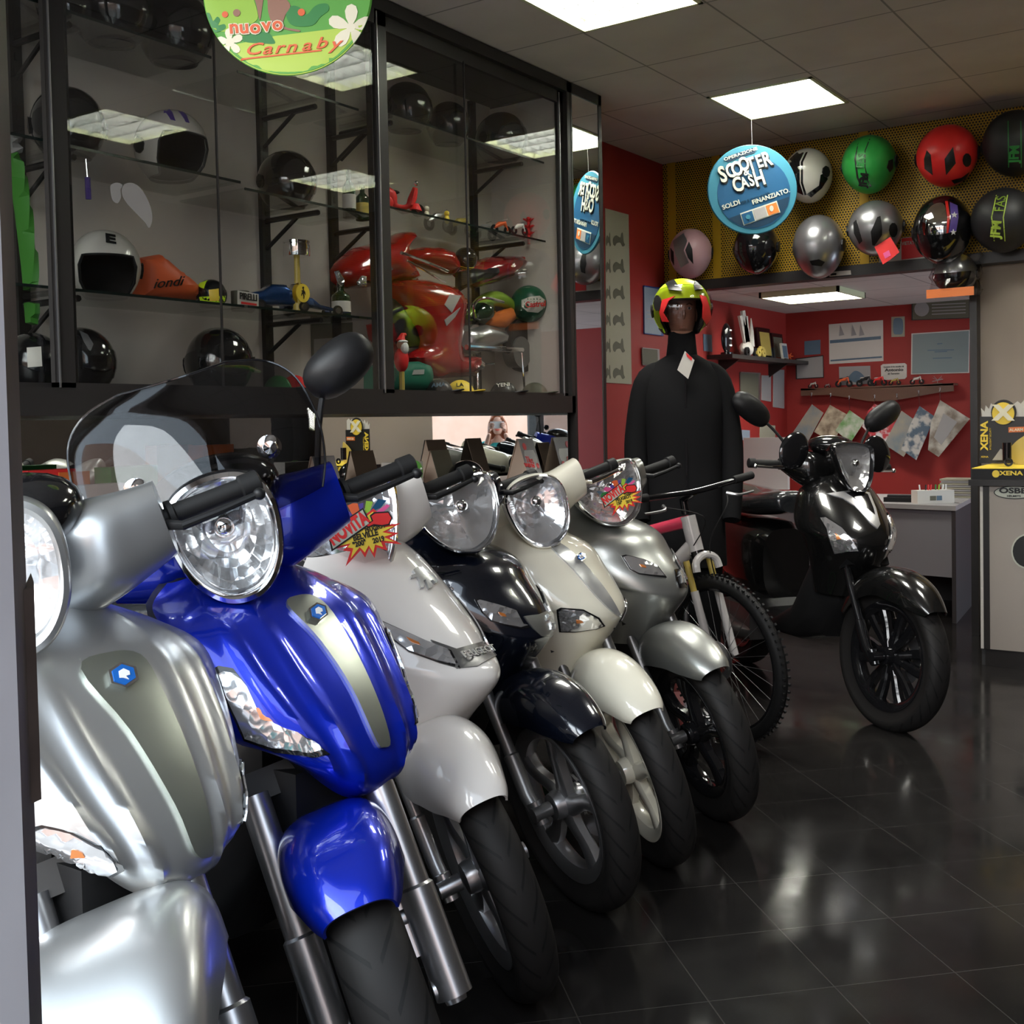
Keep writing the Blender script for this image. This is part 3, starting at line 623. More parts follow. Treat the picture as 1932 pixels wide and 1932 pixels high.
# third: white
s=s3=Scooter(dict(pos=(-2.04,2.08,0),yaw=4,steer=-42,k=1.025),'scooter','large white scooter with a lion badge and a starburst price sticker on its headlamp')
s.shield([(.99,.20,.16,.09,-.02,2.2),(.95,.26,.20,.14,-.03,2.0),(.88,.34,.215,.20,-.02,1.9),(.80,.42,.215,.24,.0,1.8),(.74,.47,.205,.25,.02,1.7),(.715,.50,.19,.24,.03,1.6),(.68,.495,.18,.23,.05,1.7),(.60,.42,.17,.18,.03,2),(.52,.36,.14,.13,.02,2)],'paint_white')
s.fender([(135,.32,.085,.09,2.6),(112,.345,.098,.12,2.6),(92,.355,.10,.13,2.6),(80,.355,.092,.12,2.6),(68,.35,.078,.10,2.6),(58,.343,.063,.06,2.6),(53,.335,.05,.04,2.6)],'paint_white')
s.fork('alu',y=.085,top=.40,r=(.014,.018),legoff=.05); s.wheel('front_wheel',HUB,.29,.10,.205,'alu',5,True,style='curved')
s.headset([(.0,.035,1.01,.08,.085),(.08,.045,1.01,.085,.085),(.14,.05,1.015,.075,.085),(.19,.045,1.02,.06,.08),(.235,.03,1.03,.05,.072)],'paint_white',n=2.8)
s.lamp([(0,.085),(.06,.085),(.13,.09),(.15,.06),(.12,-.02),(.07,-.09),(.02,-.11),(-.02,-.11),(-.07,-.09),(-.12,-.02),(-.15,.06),(-.13,.09),(-.06,.085)],.22,1.04,.45,.1,'paint_white',bez=.012,sweep=.35,back=.13)
s.grips(.235,.385,.03,1.03); s.body('paint_white')
c=s.cast([s.D['shield']])
sg_=[(695,1165),(700,1163),(760,1190),(800,1208),(850,1228),(868,1262),(830,1252),(770,1230),(730,1200)]
signal(s,sg_,'lens_chrome')
o=c.patch('nose_panel',[(812,1208),(860,1225),(925,1207),(935,1238),(900,1258),(862,1262),(835,1245)],'dark_alu',s.root,.004,10)
ct=Cast([o],s.inv); text_on(ct,'PEUGEOT',903,1230,8,13,'alu',s.root,.003,1.3,.02)

def lion(s,c,cx,cy,w,h,m='badge_silver',off=.007):
    P=[(-.45,-.35),(-.3,-.5),(-.05,-.45),(.05,-.25),(.3,-.05),(.5,.2),(.38,.25),(.3,.12),(.2,.15),(.3,.45),(.15,.5),(.02,.1),(-.05,.15),(-.02,.45),(-.15,.48),(-.2,.1),(-.3,-.05),(-.5,.0),(-.52,-.1),(-.35,-.18)]
    return c.patch('lion_badge',[(cx+a*w,cy+b*h) for a,b in P],m,s.root,off,5)
lion(s,c,799,1093,50,40)
# fourth: dark blue
def tweet(cfg,label,paint,nose,rim,lamppaint):
    s=Scooter(cfg,'scooter',label)
    s.shield([(.975,.07,.09,.05,-.02,2.2),(.95,.155,.165,.12,-.03,2.2),(.90,.285,.205,.19,-.03,2.1),(.83,.345,.21,.23,-.01,2.0),(.77,.395,.205,.25,.01,1.9),(.72,.42,.19,.25,.03,1.9),(.685,.415,.17,.22,.05,2),(.62,.36,.16,.17,.03,2.1),(.54,.31,.14,.12,.01,2.1)],paint)
    s.fender([(140,.33,.06,.07,2.6),(118,.345,.08,.10,2.6),(98,.35,.085,.11,2.6),(82,.35,.082,.10,2.6),(68,.345,.074,.08,2.6),(57,.34,.06,.05,2.4),(52,.335,.045,.03,2.3)],paint)
    s.fork('dark_alu',y=.08,top=.40,r=(.017,.021),legoff=.04); s.wheel('front_wheel',HUB,.29,.095,.205,rim,5,True,style='curved')
    s.headset([(.0,.03,1.01,.08,.08),(.08,.04,1.01,.08,.08),(.14,.045,1.02,.065,.07),(.19,.04,1.03,.05,.058),(.22,.03,1.035,.04,.05)],lamppaint,n=2.5)
    s.lamp([(0,.075),(.06,.078),(.115,.07),(.13,.04),(.115,-.03),(.07,-.09),(.02,-.11),(-.02,-.11),(-.07,-.09),(-.115,-.03),(-.13,.04),(-.115,.07),(-.06,.078)],.245,1.052,.4,.1,paint,bez=.008,sweep=.25,back=.13)
    s.grips(.22,.37,.03,1.03); s.body(paint,wheelm=rim)
    return s
s4=tweet(dict(pos=(-2.13,2.595,0),yaw=0,steer=-30,k=1.025),'very dark blue glossy scooter between the white and the cream ones','paint_navy','paint_grey','alu','paint_navy')
c=s4.cast([s4.D['shield']]); signal(s4,[(895,1131),(900,1129),(940,1140),(975,1152),(990,1180),(1000,1183),(985,1187),(950,1180),(925,1172),(908,1155)])
n4=c.patch('nose_panel',[(988,1163),(1015,1160),(1045,1147),(1052,1165),(1055,1190),(1046,1203),(1020,1200),(1005,1186)],'paint_grey',s4.root,.004,8)
lion(s4,s4.cast([s4.D['shield'],n4]),1040,1172,22,34)
s6=tweet(dict(pos=(-2.12,3.46,0),yaw=-6,steer=-32,k=1.03),'matt grey scooter with a starburst price sticker, beside the bicycle','paint_grey','paint_black','black_gloss','paint_grey')
c=s6.cast([s6.D['shield']]); signal(s6,[(1172,1049),(1180,1047),(1215,1056),(1240,1068),(1257,1090),(1235,1088),(1205,1084),(1188,1075)])
n6=c.patch('nose_panel',[(1272,1075),(1290,1072),(1299,1085),(1301,1100),(1296,1108),(1280,1110),(1275,1095)],'black_gloss',s6.root,.004,7)
lion(s6,s6.cast([s6.D['shield'],n6]),1287,1088,16,26)
# fifth: cream
s=s5=Scooter(dict(pos=(-2.11,3.0,0),yaw=-3,steer=-38,k=1.02),'scooter','cream white scooter with a chrome strip down its shield, fifth from the door')
s.shield([(.975,.07,.09,.05,-.02,2.2),(.95,.155,.165,.11,-.03,2.2),(.90,.275,.20,.18,-.02,2.1),(.83,.335,.21,.22,-.01,2.1),(.77,.38,.205,.24,.01,2.1),(.72,.41,.19,.24,.03,2.1),(.68,.40,.17,.21,.05,2.1),(.60,.34,.16,.16,.03,2.1),(.52,.30,.14,.12,.01,2.1)],'paint_cream')
s.fender([(140,.33,.06,.07,2.3),(118,.345,.08,.10,2.3),(98,.35,.085,.12,2.3),(82,.35,.083,.11,2.3),(66,.345,.074,.08,2.3),(54,.34,.06,.05,2.3),(49,.335,.045,.03,2.3)],'paint_cream')
s.fork('dark_alu',y=.08,top=.40,r=(.017,.021),legoff=.04); s.wheel('front_wheel',HUB,.29,.095,.205,'paint_cream',5,True,style='curved')
s.headset([(.0,.03,1.01,.08,.08),(.08,.035,1.01,.08,.08),(.13,.045,1.015,.07,.072),(.18,.04,1.03,.06,.065),(.225,.03,1.04,.055,.062)],'paint_cream',n=2.5)
s.lamp(egg(.095,.085,.125,.12,16,2.3),.245,1.05,.3,.1,'paint_cream',bez=.008); s.grips(.225,.37,.03,1.035,levm='chrome'); s.body('paint_cream')
c=s.cast([s.D['shield']]); st5=c.patch('shield_trim',[(1032,1027),(1045,1022),(1075,1040),(1110,1075),(1145,1120),(1166,1155),(1168,1164),(1150,1152),(1120,1122),(1080,1075)],'badge_silver',s.root,.006,10,smooth=True)
hexbadge(s,s.cast([s.D['shield'],st5]),1094,1053,9,8,20)
signal(s,[(1050,1150),(1058,1146),(1100,1150),(1130,1165),(1141,1180),(1125,1186),(1085,1192),(1055,1192)])
# black scooter apart
s=s7=Scooter(dict(pos=(-1.80,5.13,0),yaw=-42,steer=8,k=1.04),'scooter','glossy black scooter with both mirrors standing alone in front of the desk')
s.shield([(1.0,.15,.08,.05,-.01,2.2),(.965,.21,.15,.12,-.02,2.2),(.90,.285,.185,.18,-.02,2.1),(.83,.355,.20,.23,-.01,2.0),(.77,.40,.20,.25,.01,2.0),(.72,.41,.19,.24,.04,2.0),(.66,.38,.17,.21,.05,2.1),(.60,.33,.15,.16,.04,2.1),(.50,.28,.13,.11,.01,2.1)],'paint_black')
s.fender([(150,.33,.06,.06,2.6),(120,.345,.085,.10,2.6),(92,.355,.09,.11,2.6),(75,.355,.088,.11,2.6),(60,.35,.08,.09,2.6),(47,.34,.062,.06,2.6),(40,.335,.045,.03,2.6)],'paint_black')
s.fork('black_gloss',y=.08,top=.42,r=(.017,.021),legoff=.04); s.wheel('front_wheel',HUB,.30,.10,.215,'black_gloss',6,True,style='split')
s.headset([(.0,.04,1.02,.085,.08),(.08,.04,1.02,.085,.08),(.14,.05,1.03,.07,.07),(.19,.03,1.04,.045,.045),(.22,.02,1.04,.025,.025)],'paint_black',n=2.5)
s.lamp([(0,.10),(.055,.095),(.10,.08),(.095,.02),(.07,-.06),(.035,-.105),(0,-.11),(-.035,-.105),(-.07,-.06),(-.095,.02),(-.10,.08),(-.055,.095)],.235,1.045,.30,.1,'paint_black',bez=.006,bezm='black_gloss',back=.13)
s.grips(.22,.37,.02,1.04,levm='chrome'); s.body('paint_black',wheelm='black_gloss',seat=((-.30,.87),(-.5,.85),(-.75,.86),(-1.0,.88),(-1.12,.89)),sw=1.3)
for sg in (-1,1):
    g=G(); g.sphere((.10,sg*.215,1.10),(.02,.07,.085),18,12,Matrix.Rotation(sg*.5,3,'X')); s.ob(g,'hand_deflector','black_gloss',True)
g=G(); g.sphere((.06,0,1.13),(.11,.10,.045),24,12); s.ob(g,'dash_cover','black_gloss',True)
for sg in (-1,1): s.mirror(sg,(.02,sg*.17,1.09),(-.04,sg*.29,1.235),(.105,.055),rot=sg*.55)
c=s.cast([s.D['shield']]); signal(s,[(1545,973),(1556,972),(1590,995),(1615,1025),(1624,1042),(1600,1043),(1575,1048),(1566,1022),(1558,995)])
st=c.patch('shield_trim',[(1560,932),(1590,928),(1615,924),(1640,930),(1652,960),(1660,990),(1655,998),(1640,985),(1612,955),(1590,940)],'alu',s.root,.004,7)
c.patch('shield_trim_inset',[(1596,931),(1617,927),(1636,933),(1647,960),(1650,972),(1638,962),(1616,944)],'black_gloss',st,.0055,7)
# ================= SIGNS, HELMETS, MANNEQUIN =================
def loc_parent(name,label,cat,at,group=None): 
    t=thing(name,label,cat,at,0,group); return t,Matrix.Translation(Vector(at)).inverted()
for n_,c_ in dict(sign_green=(.30,.52,.05),sign_dkgreen=(.03,.22,.05),sign_mid=(.10,.36,.05),sign_lime=(.45,.62,.08),sign_brown=(.30,.15,.10),sign_cream=(.80,.76,.58),sign_orange=(.75,.13,.04),sign_blue=(.004,.065,.15),sign_cyan=(.03,.17,.24),sign_deep=(.004,.03,.065),sign_white=(.50,.52,.44),sign_black=(.012,.012,.012),sign_yellow=(.85,.62,.06),sign_pink=(.75,.10,.30),sign_purple=(.10,.06,.30),sign_red=(.72,.03,.03),neon=(.62,.95,.02),helmet_red=(.80,.03,.03),helmet_green=(.03,.33,.06),helmet_pink=(.50,.30,.33),matt_black=(.018,.018,.018),paper=(.62,.59,.53),paper_grey=(.32,.31,.30),skin_tan=(.55,.30,.20),wood=(.11,.055,.035),steel_blue=(.10,.16,.22),gold=(.55,.42,.10),lime_dark=(.20,.33,.03),orange=(.70,.18,.04)).items(): mat(n_,c_,.45 if 'sign' in n_ or 'paper' in n_ else .35)
mat('helmet_white',(.62,.60,.55),.25,0,.8); mat('helmet_black',(.008,.008,.009),.12,0,1); mat('helmet_silver',(.33,.33,.34),.3,.75,.7,.1); mat('helmet_matt',(.02,.02,.022),.5); mat('fabric_black',(.010,.010,.0105),.9,spec=.12); mat('plastic_bag',(.55,.5,.45),.15,0,1,trans=.6)
# round green hanging sign
cpt=pdist(543,-17,2.6); rg=161*2.6/2150*.995; Xr=CR@Vector((1,0,0)); Zr=CR@Vector((0,0,1)); Yr=CR@Vector((0,1,0))
def disc(name,label,cpt,r,m,th=.004,rim=None,tilt=0,group=None):
    t,iv=loc_parent(name,label,'sign',cpt,group); fr=Matrix((Xr,Yr,Zr)).transposed(); 
    if tilt: fr=fr@Matrix.Rotation(R_(tilt),3,'Y')
    mt=fr.to_4x4(); g=G().lathe([(0,th),(r*.98,th),(r,0),(r*.98,-th),(0,-th)],72); g.xf(mt); o=g.ob('sign_board',m,t,sharp=30); return t,iv,o,fr
t,iv,o,fr=disc('hanging_sign','round green sign reading NUOVO CARNABY hanging at the top edge','',rg,'sign_mid') if 0 else disc('hanging_sign','round green flowery sign reading Nuovo Carnaby hanging at the top edge',cpt,rg,'sign_mid')
c=Cast([o],iv)
def pz_(nm,P,m,off,sm=True): c.patch(nm,P,m,t,off,14,smooth=sm,inner=.0004)
def clipdisc(P,cx,cy,r): return [(cx+(x-cx)*min(1,r/max(1e-6,math.dist((x,y),(cx,cy)))),cy+(y-cy)*min(1,r/max(1e-6,math.dist((x,y),(cx,cy))))) for x,y in P]
def dp(nm,P,m,off,sm=False):
    P=densify(smoothpoly(P) if sm else P,12); P=clipdisc(P,543,-17,158); c.patch(nm,P,m,t,off,14,inner=.0004)
dp('lime_ground',[(385,90),(440,85),(500,72),(520,68),(620,56),(705,45),(720,180),(543,200),(380,140)],'sign_lime',.0012)
dp('pale_green_shape',[(380,-60),(440,-60),(470,-20),(485,20),(483,40),(450,55),(420,60),(395,40)],'sign_green',.0012,True)
dp('leaf_shape',[(455,72),(480,62),(505,62),(515,72),(518,83),(490,82),(465,80)],'sign_dkgreen',.0016,True)
dp('leaf_shape',[(384,30),(395,25),(402,40),(410,32),(416,38),(412,48),(424,46),(425,55),(405,62),(395,55)],'sign_dkgreen',.0016,True)
dp('brown_shape',[(474,-30),(498,-30),(494,20),(490,38),(484,10)],'sign_brown',.0016,True)
dp('brown_shape',[(506,-30),(530,-10),(548,10),(538,30),(536,50),(565,57),(560,60),(520,50),(508,30),(505,5)],'sign_brown',.0016,True)
dp('leaf_shape',[(540,25),(550,12),(565,14),(578,28),(592,14),(603,8),(618,8),(620,20),(605,32),(590,48),(560,50),(545,42)],'sign_dkgreen',.0015,True)
def petal(cx,cy,r,a,L,w):
    P=[]
    for i in range(10):
        b=2*PI*i/10; x=L*.55+L*.45*math.cos(b); y=w*math.sin(b)*(.5+.5*(x/L)); P.append((cx+x*math.cos(a)-y*math.sin(a),cy+x*math.sin(a)+y*math.cos(a)))
    return P
for cx,cy,L,w,n0 in ((662,52,44,15,.35),(434,80,26,9,.2)):
    for k in range(5): dp('flower_petal',petal(cx,cy,0,n0+k*2*PI/5+PI,L,w),'sign_cream',.0022)
    dp('flower_centre',[(cx+9*math.cos(i*.785),cy+9*math.sin(i*.785)) for i in range(8)],'sign_cream',.0024)
for cx,cy,r,m_ in ((425,28,6,'sign_orange'),(447,25,7,'sign_brown'),(569,24,7,'sign_orange')): dp('dot',[(cx+r*math.cos(i*.628),cy+r*math.sin(i*.628)) for i in range(10)],m_,.003)
def lets(word,xs,ys,h,ang,m_,off,sx,bold,shear=0):
    for ch,x,y in zip(word,xs,ys): text_on(c,ch,x,y,h,ang,m_,t,off,sx,bold,shear=shear,name='letter')
xs_=[442,461,482,503,524]; ys_=[53,53,53,49,47]
for off,m_,b_ in ((.0028,'sign_cream',.10),(.0040,'sign_orange',.035)): lets('nuovo',xs_,ys_,26,5,m_,off,1.05,b_)
xs_=[476,503,525,548,577,605,631]; ys_=[95,94,92,90,87,83,84]
lets('Carnaby',xs_,ys_,22,6,'sign_orange',.003,1.5,.012,.35)
dp('underline',[(456,111),(607,94),(607,97),(455,114)],'sign_orange',.003)
for P_0,m_0 in (([(430,-120),(470,-150),(500,-120),(480,-70),(445,-80)],'sign_dkgreen'),([(560,-150),(610,-130),(640,-80),(600,-60),(570,-100)],'sign_green'),([(500,-90),(540,-100),(545,-60),(515,-45)],'sign_lime'),([(600,-50),(650,-60),(680,-20),(640,-10)],'sign_dkgreen')): dp('leaf_shape',P_0,m_0,.0014,True)
for k in range(5): dp('flower_petal',petal(500,-130,0,k*2*PI/5,30,11),'sign_cream',.0022)
G().tube([Vector((0,0,rg))+Yr*0,Vector((0,0,3.05-cpt.z))],.0008,6).ob('hanging_string','white',t)
# round blue sign
cpt=pdist(1419,358,6.43); rb=85*6.43/2150
t,iv,o,fr=disc('hanging_sign','round blue sign reading Scooter & Cash hanging from the ceiling lamp',cpt,rb,'sign_cyan',.008)
c=Cast([o],iv)
def P_(nm,P,m_,off,sm=False): c.patch(nm,P,m_,t,off,9,smooth=sm,inner=.0004)
P_('sign_field',[(1422+69*math.cos(i*PI/16),364+68*math.sin(i*PI/16)) for i in range(32)],'sign_blue',.002)
P_('lower_band',[(1375,412),(1489,371),(1486,388),(1475,405),(1455,420),(1430,429),(1410,429),(1390,422)],'sign_deep',.003)
P_('upper_label',[(1367,301),(1370,296),(1420,279),(1426,282),(1424,288),(1373,306)],'sign_deep',.003)
text_on(c,'OPERAZIONE',1397,291,6,19,'sign_white',t,.005,1.35,.02)
for ch,x,y,h in zip('SCOOTER',(1363,1378,1390,1403,1417,1432,1446),(331,324,320,311,312,306,302),(31,27,28,26,27,25,28)):
    text_on(c,ch,x+1.5,y+2,h,18,'sign_black',t,.005,.70,.07,name='letter'); text_on(c,ch,x,y,h,18,'sign_white',t,.009,.70,.04,name='letter')
text_on(c,'&',1407,325,16,15,'sign_white',t,.012,.8,.03)
for ch,x,y,h in zip('CASH',(1391,1404,1417,1432),(350,346,342,338),(28,21,22,30)):
    text_on(c,ch,x+1.5,y+2,h,18,'sign_black',t,.005,.70,.07,name='letter'); text_on(c,ch,x,y,h,18,'sign_white',t,.009,.70,.04,name='letter')
text_on(c,'SOLDI',1379,387,9,19,'sign_white',t,.005,1.05,.03); text_on(c,'PER IL TUO USATO',1425,374,5,19,'sign_deep',t,.005,1.0,0); text_on(c,'FINANZIATO.',1454,371,9,19,'sign_white',t,.005,1.0,.03)
P_('logo_strip',[(1396,403),(1465,379),(1472,401),(1403,426)],'sign_white',.005)
P_('logo_square',[(1398,405),(1418,398),(1424,417),(1404,424)],'sign_blue',.007); P_('logo_square',[(1420,397),(1442,389.5),(1448,408),(1426,416)],'paper_grey',.007); P_('logo_square',[(1444,389),(1464,382),(1470,400),(1450,407)],'orange',.007)
P_('logo_ring',[(1411+5*math.cos(i*1.047),410+5*math.sin(i*1.047)) for i in range(6)],'sign_cyan',.009); P_('logo_ring',[(1455+4*math.cos(i*.785),394+6*math.sin(i*.785)) for i in range(8)],'sign_white',.009)
G().tube([Yr*rb,Vector((0,0,3.05-cpt.z))],.0006,6).ob('hanging_string','white',t)
# ---- helmets ----
def helmet(label,cen,r,m,yaw=0,pitch=0,roll=0,visor='black_gloss',cat='helmet',group=None,open_=False,facem=None,trim='black_plastic',name='helmet',face=True):
    """r=(half width, half depth, half height); local -y is the face"""
    t=thing(name,label,cat,cen,group=group); fr=(Matrix.Rotation(R_(yaw),3,'Z')@Matrix.Rotation(R_(pitch),3,'X')@Matrix.Rotation(R_(roll),3,'Y')).to_4x4()
    rx,ry,rz=r
    def S(az,el,k=1):
        a=R_(az);e=R_(el); ce=math.cos(e)**.92 if math.cos(e)>0 else 0
        low=max(0,-el/60); p=Vector((rx*k*ce*math.sin(a)*(1-.10*low),-ry*k*ce*math.cos(a)*(1+.06*low*math.cos(a)),rz*k*math.sin(e)*1.0)); return p
    def bot(az):
        if not open_: return -52-6*math.cos(R_(az))
        a=abs(az); return 14 if a<48 else (14-(a-48)/20*66 if a<68 else -52)
    g=G(); NA=48; NE=16; rows=[]
    for j in range(NE+1): rows.append([S(az_,bot(az_)+(90-bot(az_))*j/NE) for az_ in [-180+360*i/NA for i in range(NA)]])
    inner=[S(az_,bot(az_),.93) for az_ in [-180+360*i/NA for i in range(NA)]]
    g.rings([inner]+rows,True,False); g.xf(fr); sh=g.ob('helmet_shell',m,t,sharp=50)
    g=G(); rows=[[S(az_,bot(az_)+2+(88-bot(az_))*j/8,.93) for az_ in [-180+360*i/32 for i in range(32)]] for j in range(9)]; g.rings(rows,True,False); 
    if not open_: g.f.append(list(range(31,-1,-1)))
    g.xf(fr); g.ob('helmet_lining','dark',t)
    g=G(); rows=[]
    for az_ in [-180+360*i/NA for i in range(NA+1)]:
        p=S(az_,bot(az_),.97); n=p.normalized(); rows.append(p)
    g.tube(rows,.0055*rx/.13,6,False); g.xf(fr); g.ob('edge_trim',trim,t)
    def SN(az,el):
        p=S(az,el); q=S(az+1,el)-p; s_=S(az,el+1)-p; n=q.cross(s_); n=n.normalized() if n.length>1e-12 else p.normalized(); n=n if n.dot(p)>0 else -n
        return (fr@p.to_4d()).to_3d(),(fr.to_3x3()@n)
    if face and not open_:
        g=G(); surf_patch(g,smoothpoly([(-66,10),(-40,17),(0,20),(40,17),(66,10),(70,-10),(60,-22),(30,-27),(0,-28),(-30,-27),(-60,-22),(-70,-10)],2),SN,.004*rx/.13,12); g.ob('visor',visor,t,sharp=60)
    if open_ and visor:
        g=G(); surf_patch(g,[(-62,34),(-30,40),(0,42),(30,40),(62,34),(72,0),(66,-34),(30,-44),(0,-46),(-30,-44),(-66,-34),(-72,0)],SN,.012*rx/.13,10,-.010*rx/.13); g.ob('visor',visor,t,sharp=60)
    for sx in (-1,1):
        g=G(); surf_patch(g,[(sx*90+12*math.cos(i*.785),-2+12*math.sin(i*.785)) for i in range(8)],SN,.008*rx/.13,8); g.ob('visor_pivot',trim,t)
    t.matrix_basis=Matrix.Translation(Vector(cen)); return t,sh,SN
def hcast(t,sh): return Cast([sh],Matrix.Translation(t.location).inverted())
HY=6.86
def wallh(cx,cy,rx,ry,*a,**k):
    p=ppy(cx,cy,HY); s_=(p-CAM).length/2150; return helmet(*a[:1],p,(rx*s_,ry*s_*1.0,ry*s_),*a[1:],**k)
GRP=None
def rng(cx,cy,rx,ry,n=10,rot=0): return [(cx+rx*math.cos(2*PI*i/n+rot),cy+ry*math.sin(2*PI*i/n+rot)) for i in range(n)]
t,sh,SN=wallh(1303,478,39,44,'pale pink and grey helmet with a black vent, leftmost on the yellow wall','helmet_pink',yaw=20,pitch=55,face=False)
c=hcast(t,sh); c.patch('vent',[(1300,456),(1306,470),(1308,498),(1298,486),(1293,472)],'black_plastic',t,.004,8); c.patch('grey_panel',[(1270,455),(1290,440),(1297,455),(1290,472),(1300,495),(1285,505),(1275,480)],'helmet_silver',t,.003,8); c.patch('vent',[(1266,468),(1271,475),(1272,500),(1267,490)],'black_plastic',t,.004,8)
t,sh,SN=wallh(1427,468,40,46,'glossy black helmet directly below the round blue sign','helmet_black',yaw=8,pitch=35)
t,sh,SN=wallh(1545,465,44,55,'plain metallic silver helmet below the white striped one','helmet_silver',yaw=0,pitch=50,face=False); c=hcast(t,sh); c.patch('chin_vent',[(1528,492),(1545,489),(1556,494),(1550,502),(1532,500)],'black_plastic',t,.003,8)
t,sh,SN=wallh(1525,331,39,47,'white helmet with a black centre stripe beside the round blue sign','helmet_white',yaw=-22,pitch=55,face=False)
c=hcast(t,sh); c.patch('stripe',[(1490,300),(1503,288),(1517,288),(1509,305),(1509,345),(1516,368),(1503,362),(1494,345),(1490,320)],'helmet_black',t,.002,8); c.patch('thin_stripe',[(1520,288),(1524,287),(1515,306),(1515,345),(1522,367),(1518,368),(1511,345),(1511,306)],'helmet_black',t,.002,8); c.patch('lower_panel',[(1548,330),(1556,326),(1561,338),(1550,355),(1530,372),(1522,366),(1545,350)],'helmet_black',t,.003,8)
t,sh,SN=wallh(1640,310,46,49,'matt green helmet with JFM FAS lettering','helmet_green',yaw=0,pitch=62,face=False)
c=hcast(t,sh); c.patch('line',[(1618,272),(1620,269),(1615,300),(1620,335),(1627,352),(1624,352),(1616,335),(1612,300)],'matt_black',t,.001,8);c.patch('line',[(1640,262),(1642,262),(1633,285),(1633,315),(1640,345),(1645,352),(1641,352),(1636,340),(1631,315),(1631,285)],'matt_black',t,.001,8); text_on(c,'JFM',1630,339,13,80,'matt_black',t,.003,1.0,.05); text_on(c,'FAS',1624,303,13,82,'sign_dkgreen',t,.003,1.0,0); c.patch('side_vent',[(1676,303),(1684,300),(1684,318),(1678,325),(1673,316)],'matt_black',t,.004,8)
HT,sh,SN=t,sh,SN=wallh(1652,430,47,47,'silver grey helmet with two black vents and a red tag below it','helmet_silver',yaw=10,pitch=55,face=False)
c=hcast(t,sh); c.patch('vent',[(1643,437),(1655,410),(1661,408),(1664,430),(1664,443),(1650,463),(1646,462)],'black_plastic',t,.004,8); c.patch('vent',[(1611,420),(1616,415),(1621,432),(1627,455),(1622,460),(1612,440)],'black_plastic',t,.004,8); c.patch('side_vent',rng(1685,434,8,14),'black_plastic',t,.003,8)
t,sh,SN=wallh(1787,294,50,51,'bright red helmet with black diamond vents','helmet_red',yaw=6,pitch=55,face=False)
c=hcast(t,sh); c.patch('vent',[(1782,300),(1798,277),(1803,308),(1785,330)],'matt_black',t,.003,8); c.patch('vent',[(1744,300),(1749,284),(1756,292),(1760,330),(1745,318)],'matt_black',t,.003,8); c.patch('side_vent',rng(1824,302,8,13),'matt_black',t,.003,8); c.patch('lower_panel',[(1795,340),(1815,335),(1828,325),(1820,340),(1800,346)],'black_plastic',t,.003,8)
t,sh,SN=wallh(1779,434,49,58,'dark helmet with stars and a silver flame panel, right of the red sign','helmet_black',yaw=4,pitch=35)
c=hcast(t,sh); c.patch('silver_panel',[(1741,420),(1752,395),(1768,384),(1782,388),(1786,420),(1784,450),(1775,465),(1755,465),(1746,450)],'chrome',t,.003,8,smooth=True); c.patch('blue_panel',[(1792,382),(1806,388),(1808,410),(1803,440),(1795,455),(1790,440),(1794,410)],'sign_purple',t,.003,8); c.patch('red_line',[(1783,380),(1788,380),(1792,410),(1788,450),(1782,468),(1785,440),(1787,410)],'red',t,.003,8); c.patch('dark_flame',[(1757,435),(1763,424),(1769,435),(1764,448)],'black_gloss',t,.005,8)
def star(c,t,cx,cy,r,m_): c.patch('star',[(cx+(r if i%2==0 else r*.4)*math.sin(i*PI/5),cy-(r if i%2==0 else r*.4)*math.cos(i*PI/5)) for i in range(10)],m_,t,.0055,6)
star(c,t,1800,406,6,'white'); star(c,t,1798,438,6,'white')
t,sh,SN=wallh(1914,270,50,53,'black helmet with dull green JFM lettering in the top right corner','helmet_matt',yaw=0,pitch=60,face=False)
c=hcast(t,sh); text_on(c,'JFM',1914,290,17,86,'sign_dkgreen',t,.004,.95,.05)
for x in (1902,1926): c.patch('line',[(x-1,228),(x+1,228),(x+2,316),(x,316)],'sign_dkgreen',t,.001,8)
t,sh,SN=wallh(1893,415,52,53,'black helmet with lime JFM FAS lettering below the dull green lettered one','helmet_matt',yaw=0,pitch=60,face=False)
c=hcast(t,sh); text_on(c,'JFM',1880,432,17,83,'sign_lime',t,.004,.95,.05); text_on(c,'FAS',1888,385,15,80,'lime_dark',t,.004,.95,0)
for x0,x1,x2 in ((1880,1870,1876),(1901,1892,1896)): c.patch('line',[(x0-1,368),(x0+1,368),(x1+2,410),(x2+1,455),(x2-1,455),(x1,410)],'sign_lime',t,.001,8)
pp=bpy.data.objects['perforated_panel']
for h in [o_ for o_ in C.objects if o_.name.startswith('helmet') and o_.type=='EMPTY']:
    g=G(); q=h.location-pp.location; g.tube([q+Vector((0,.0,.06)),Vector((q.x,-.005,q.z+.05))],.006,8); g.ob('helmet_peg','alu',pp)
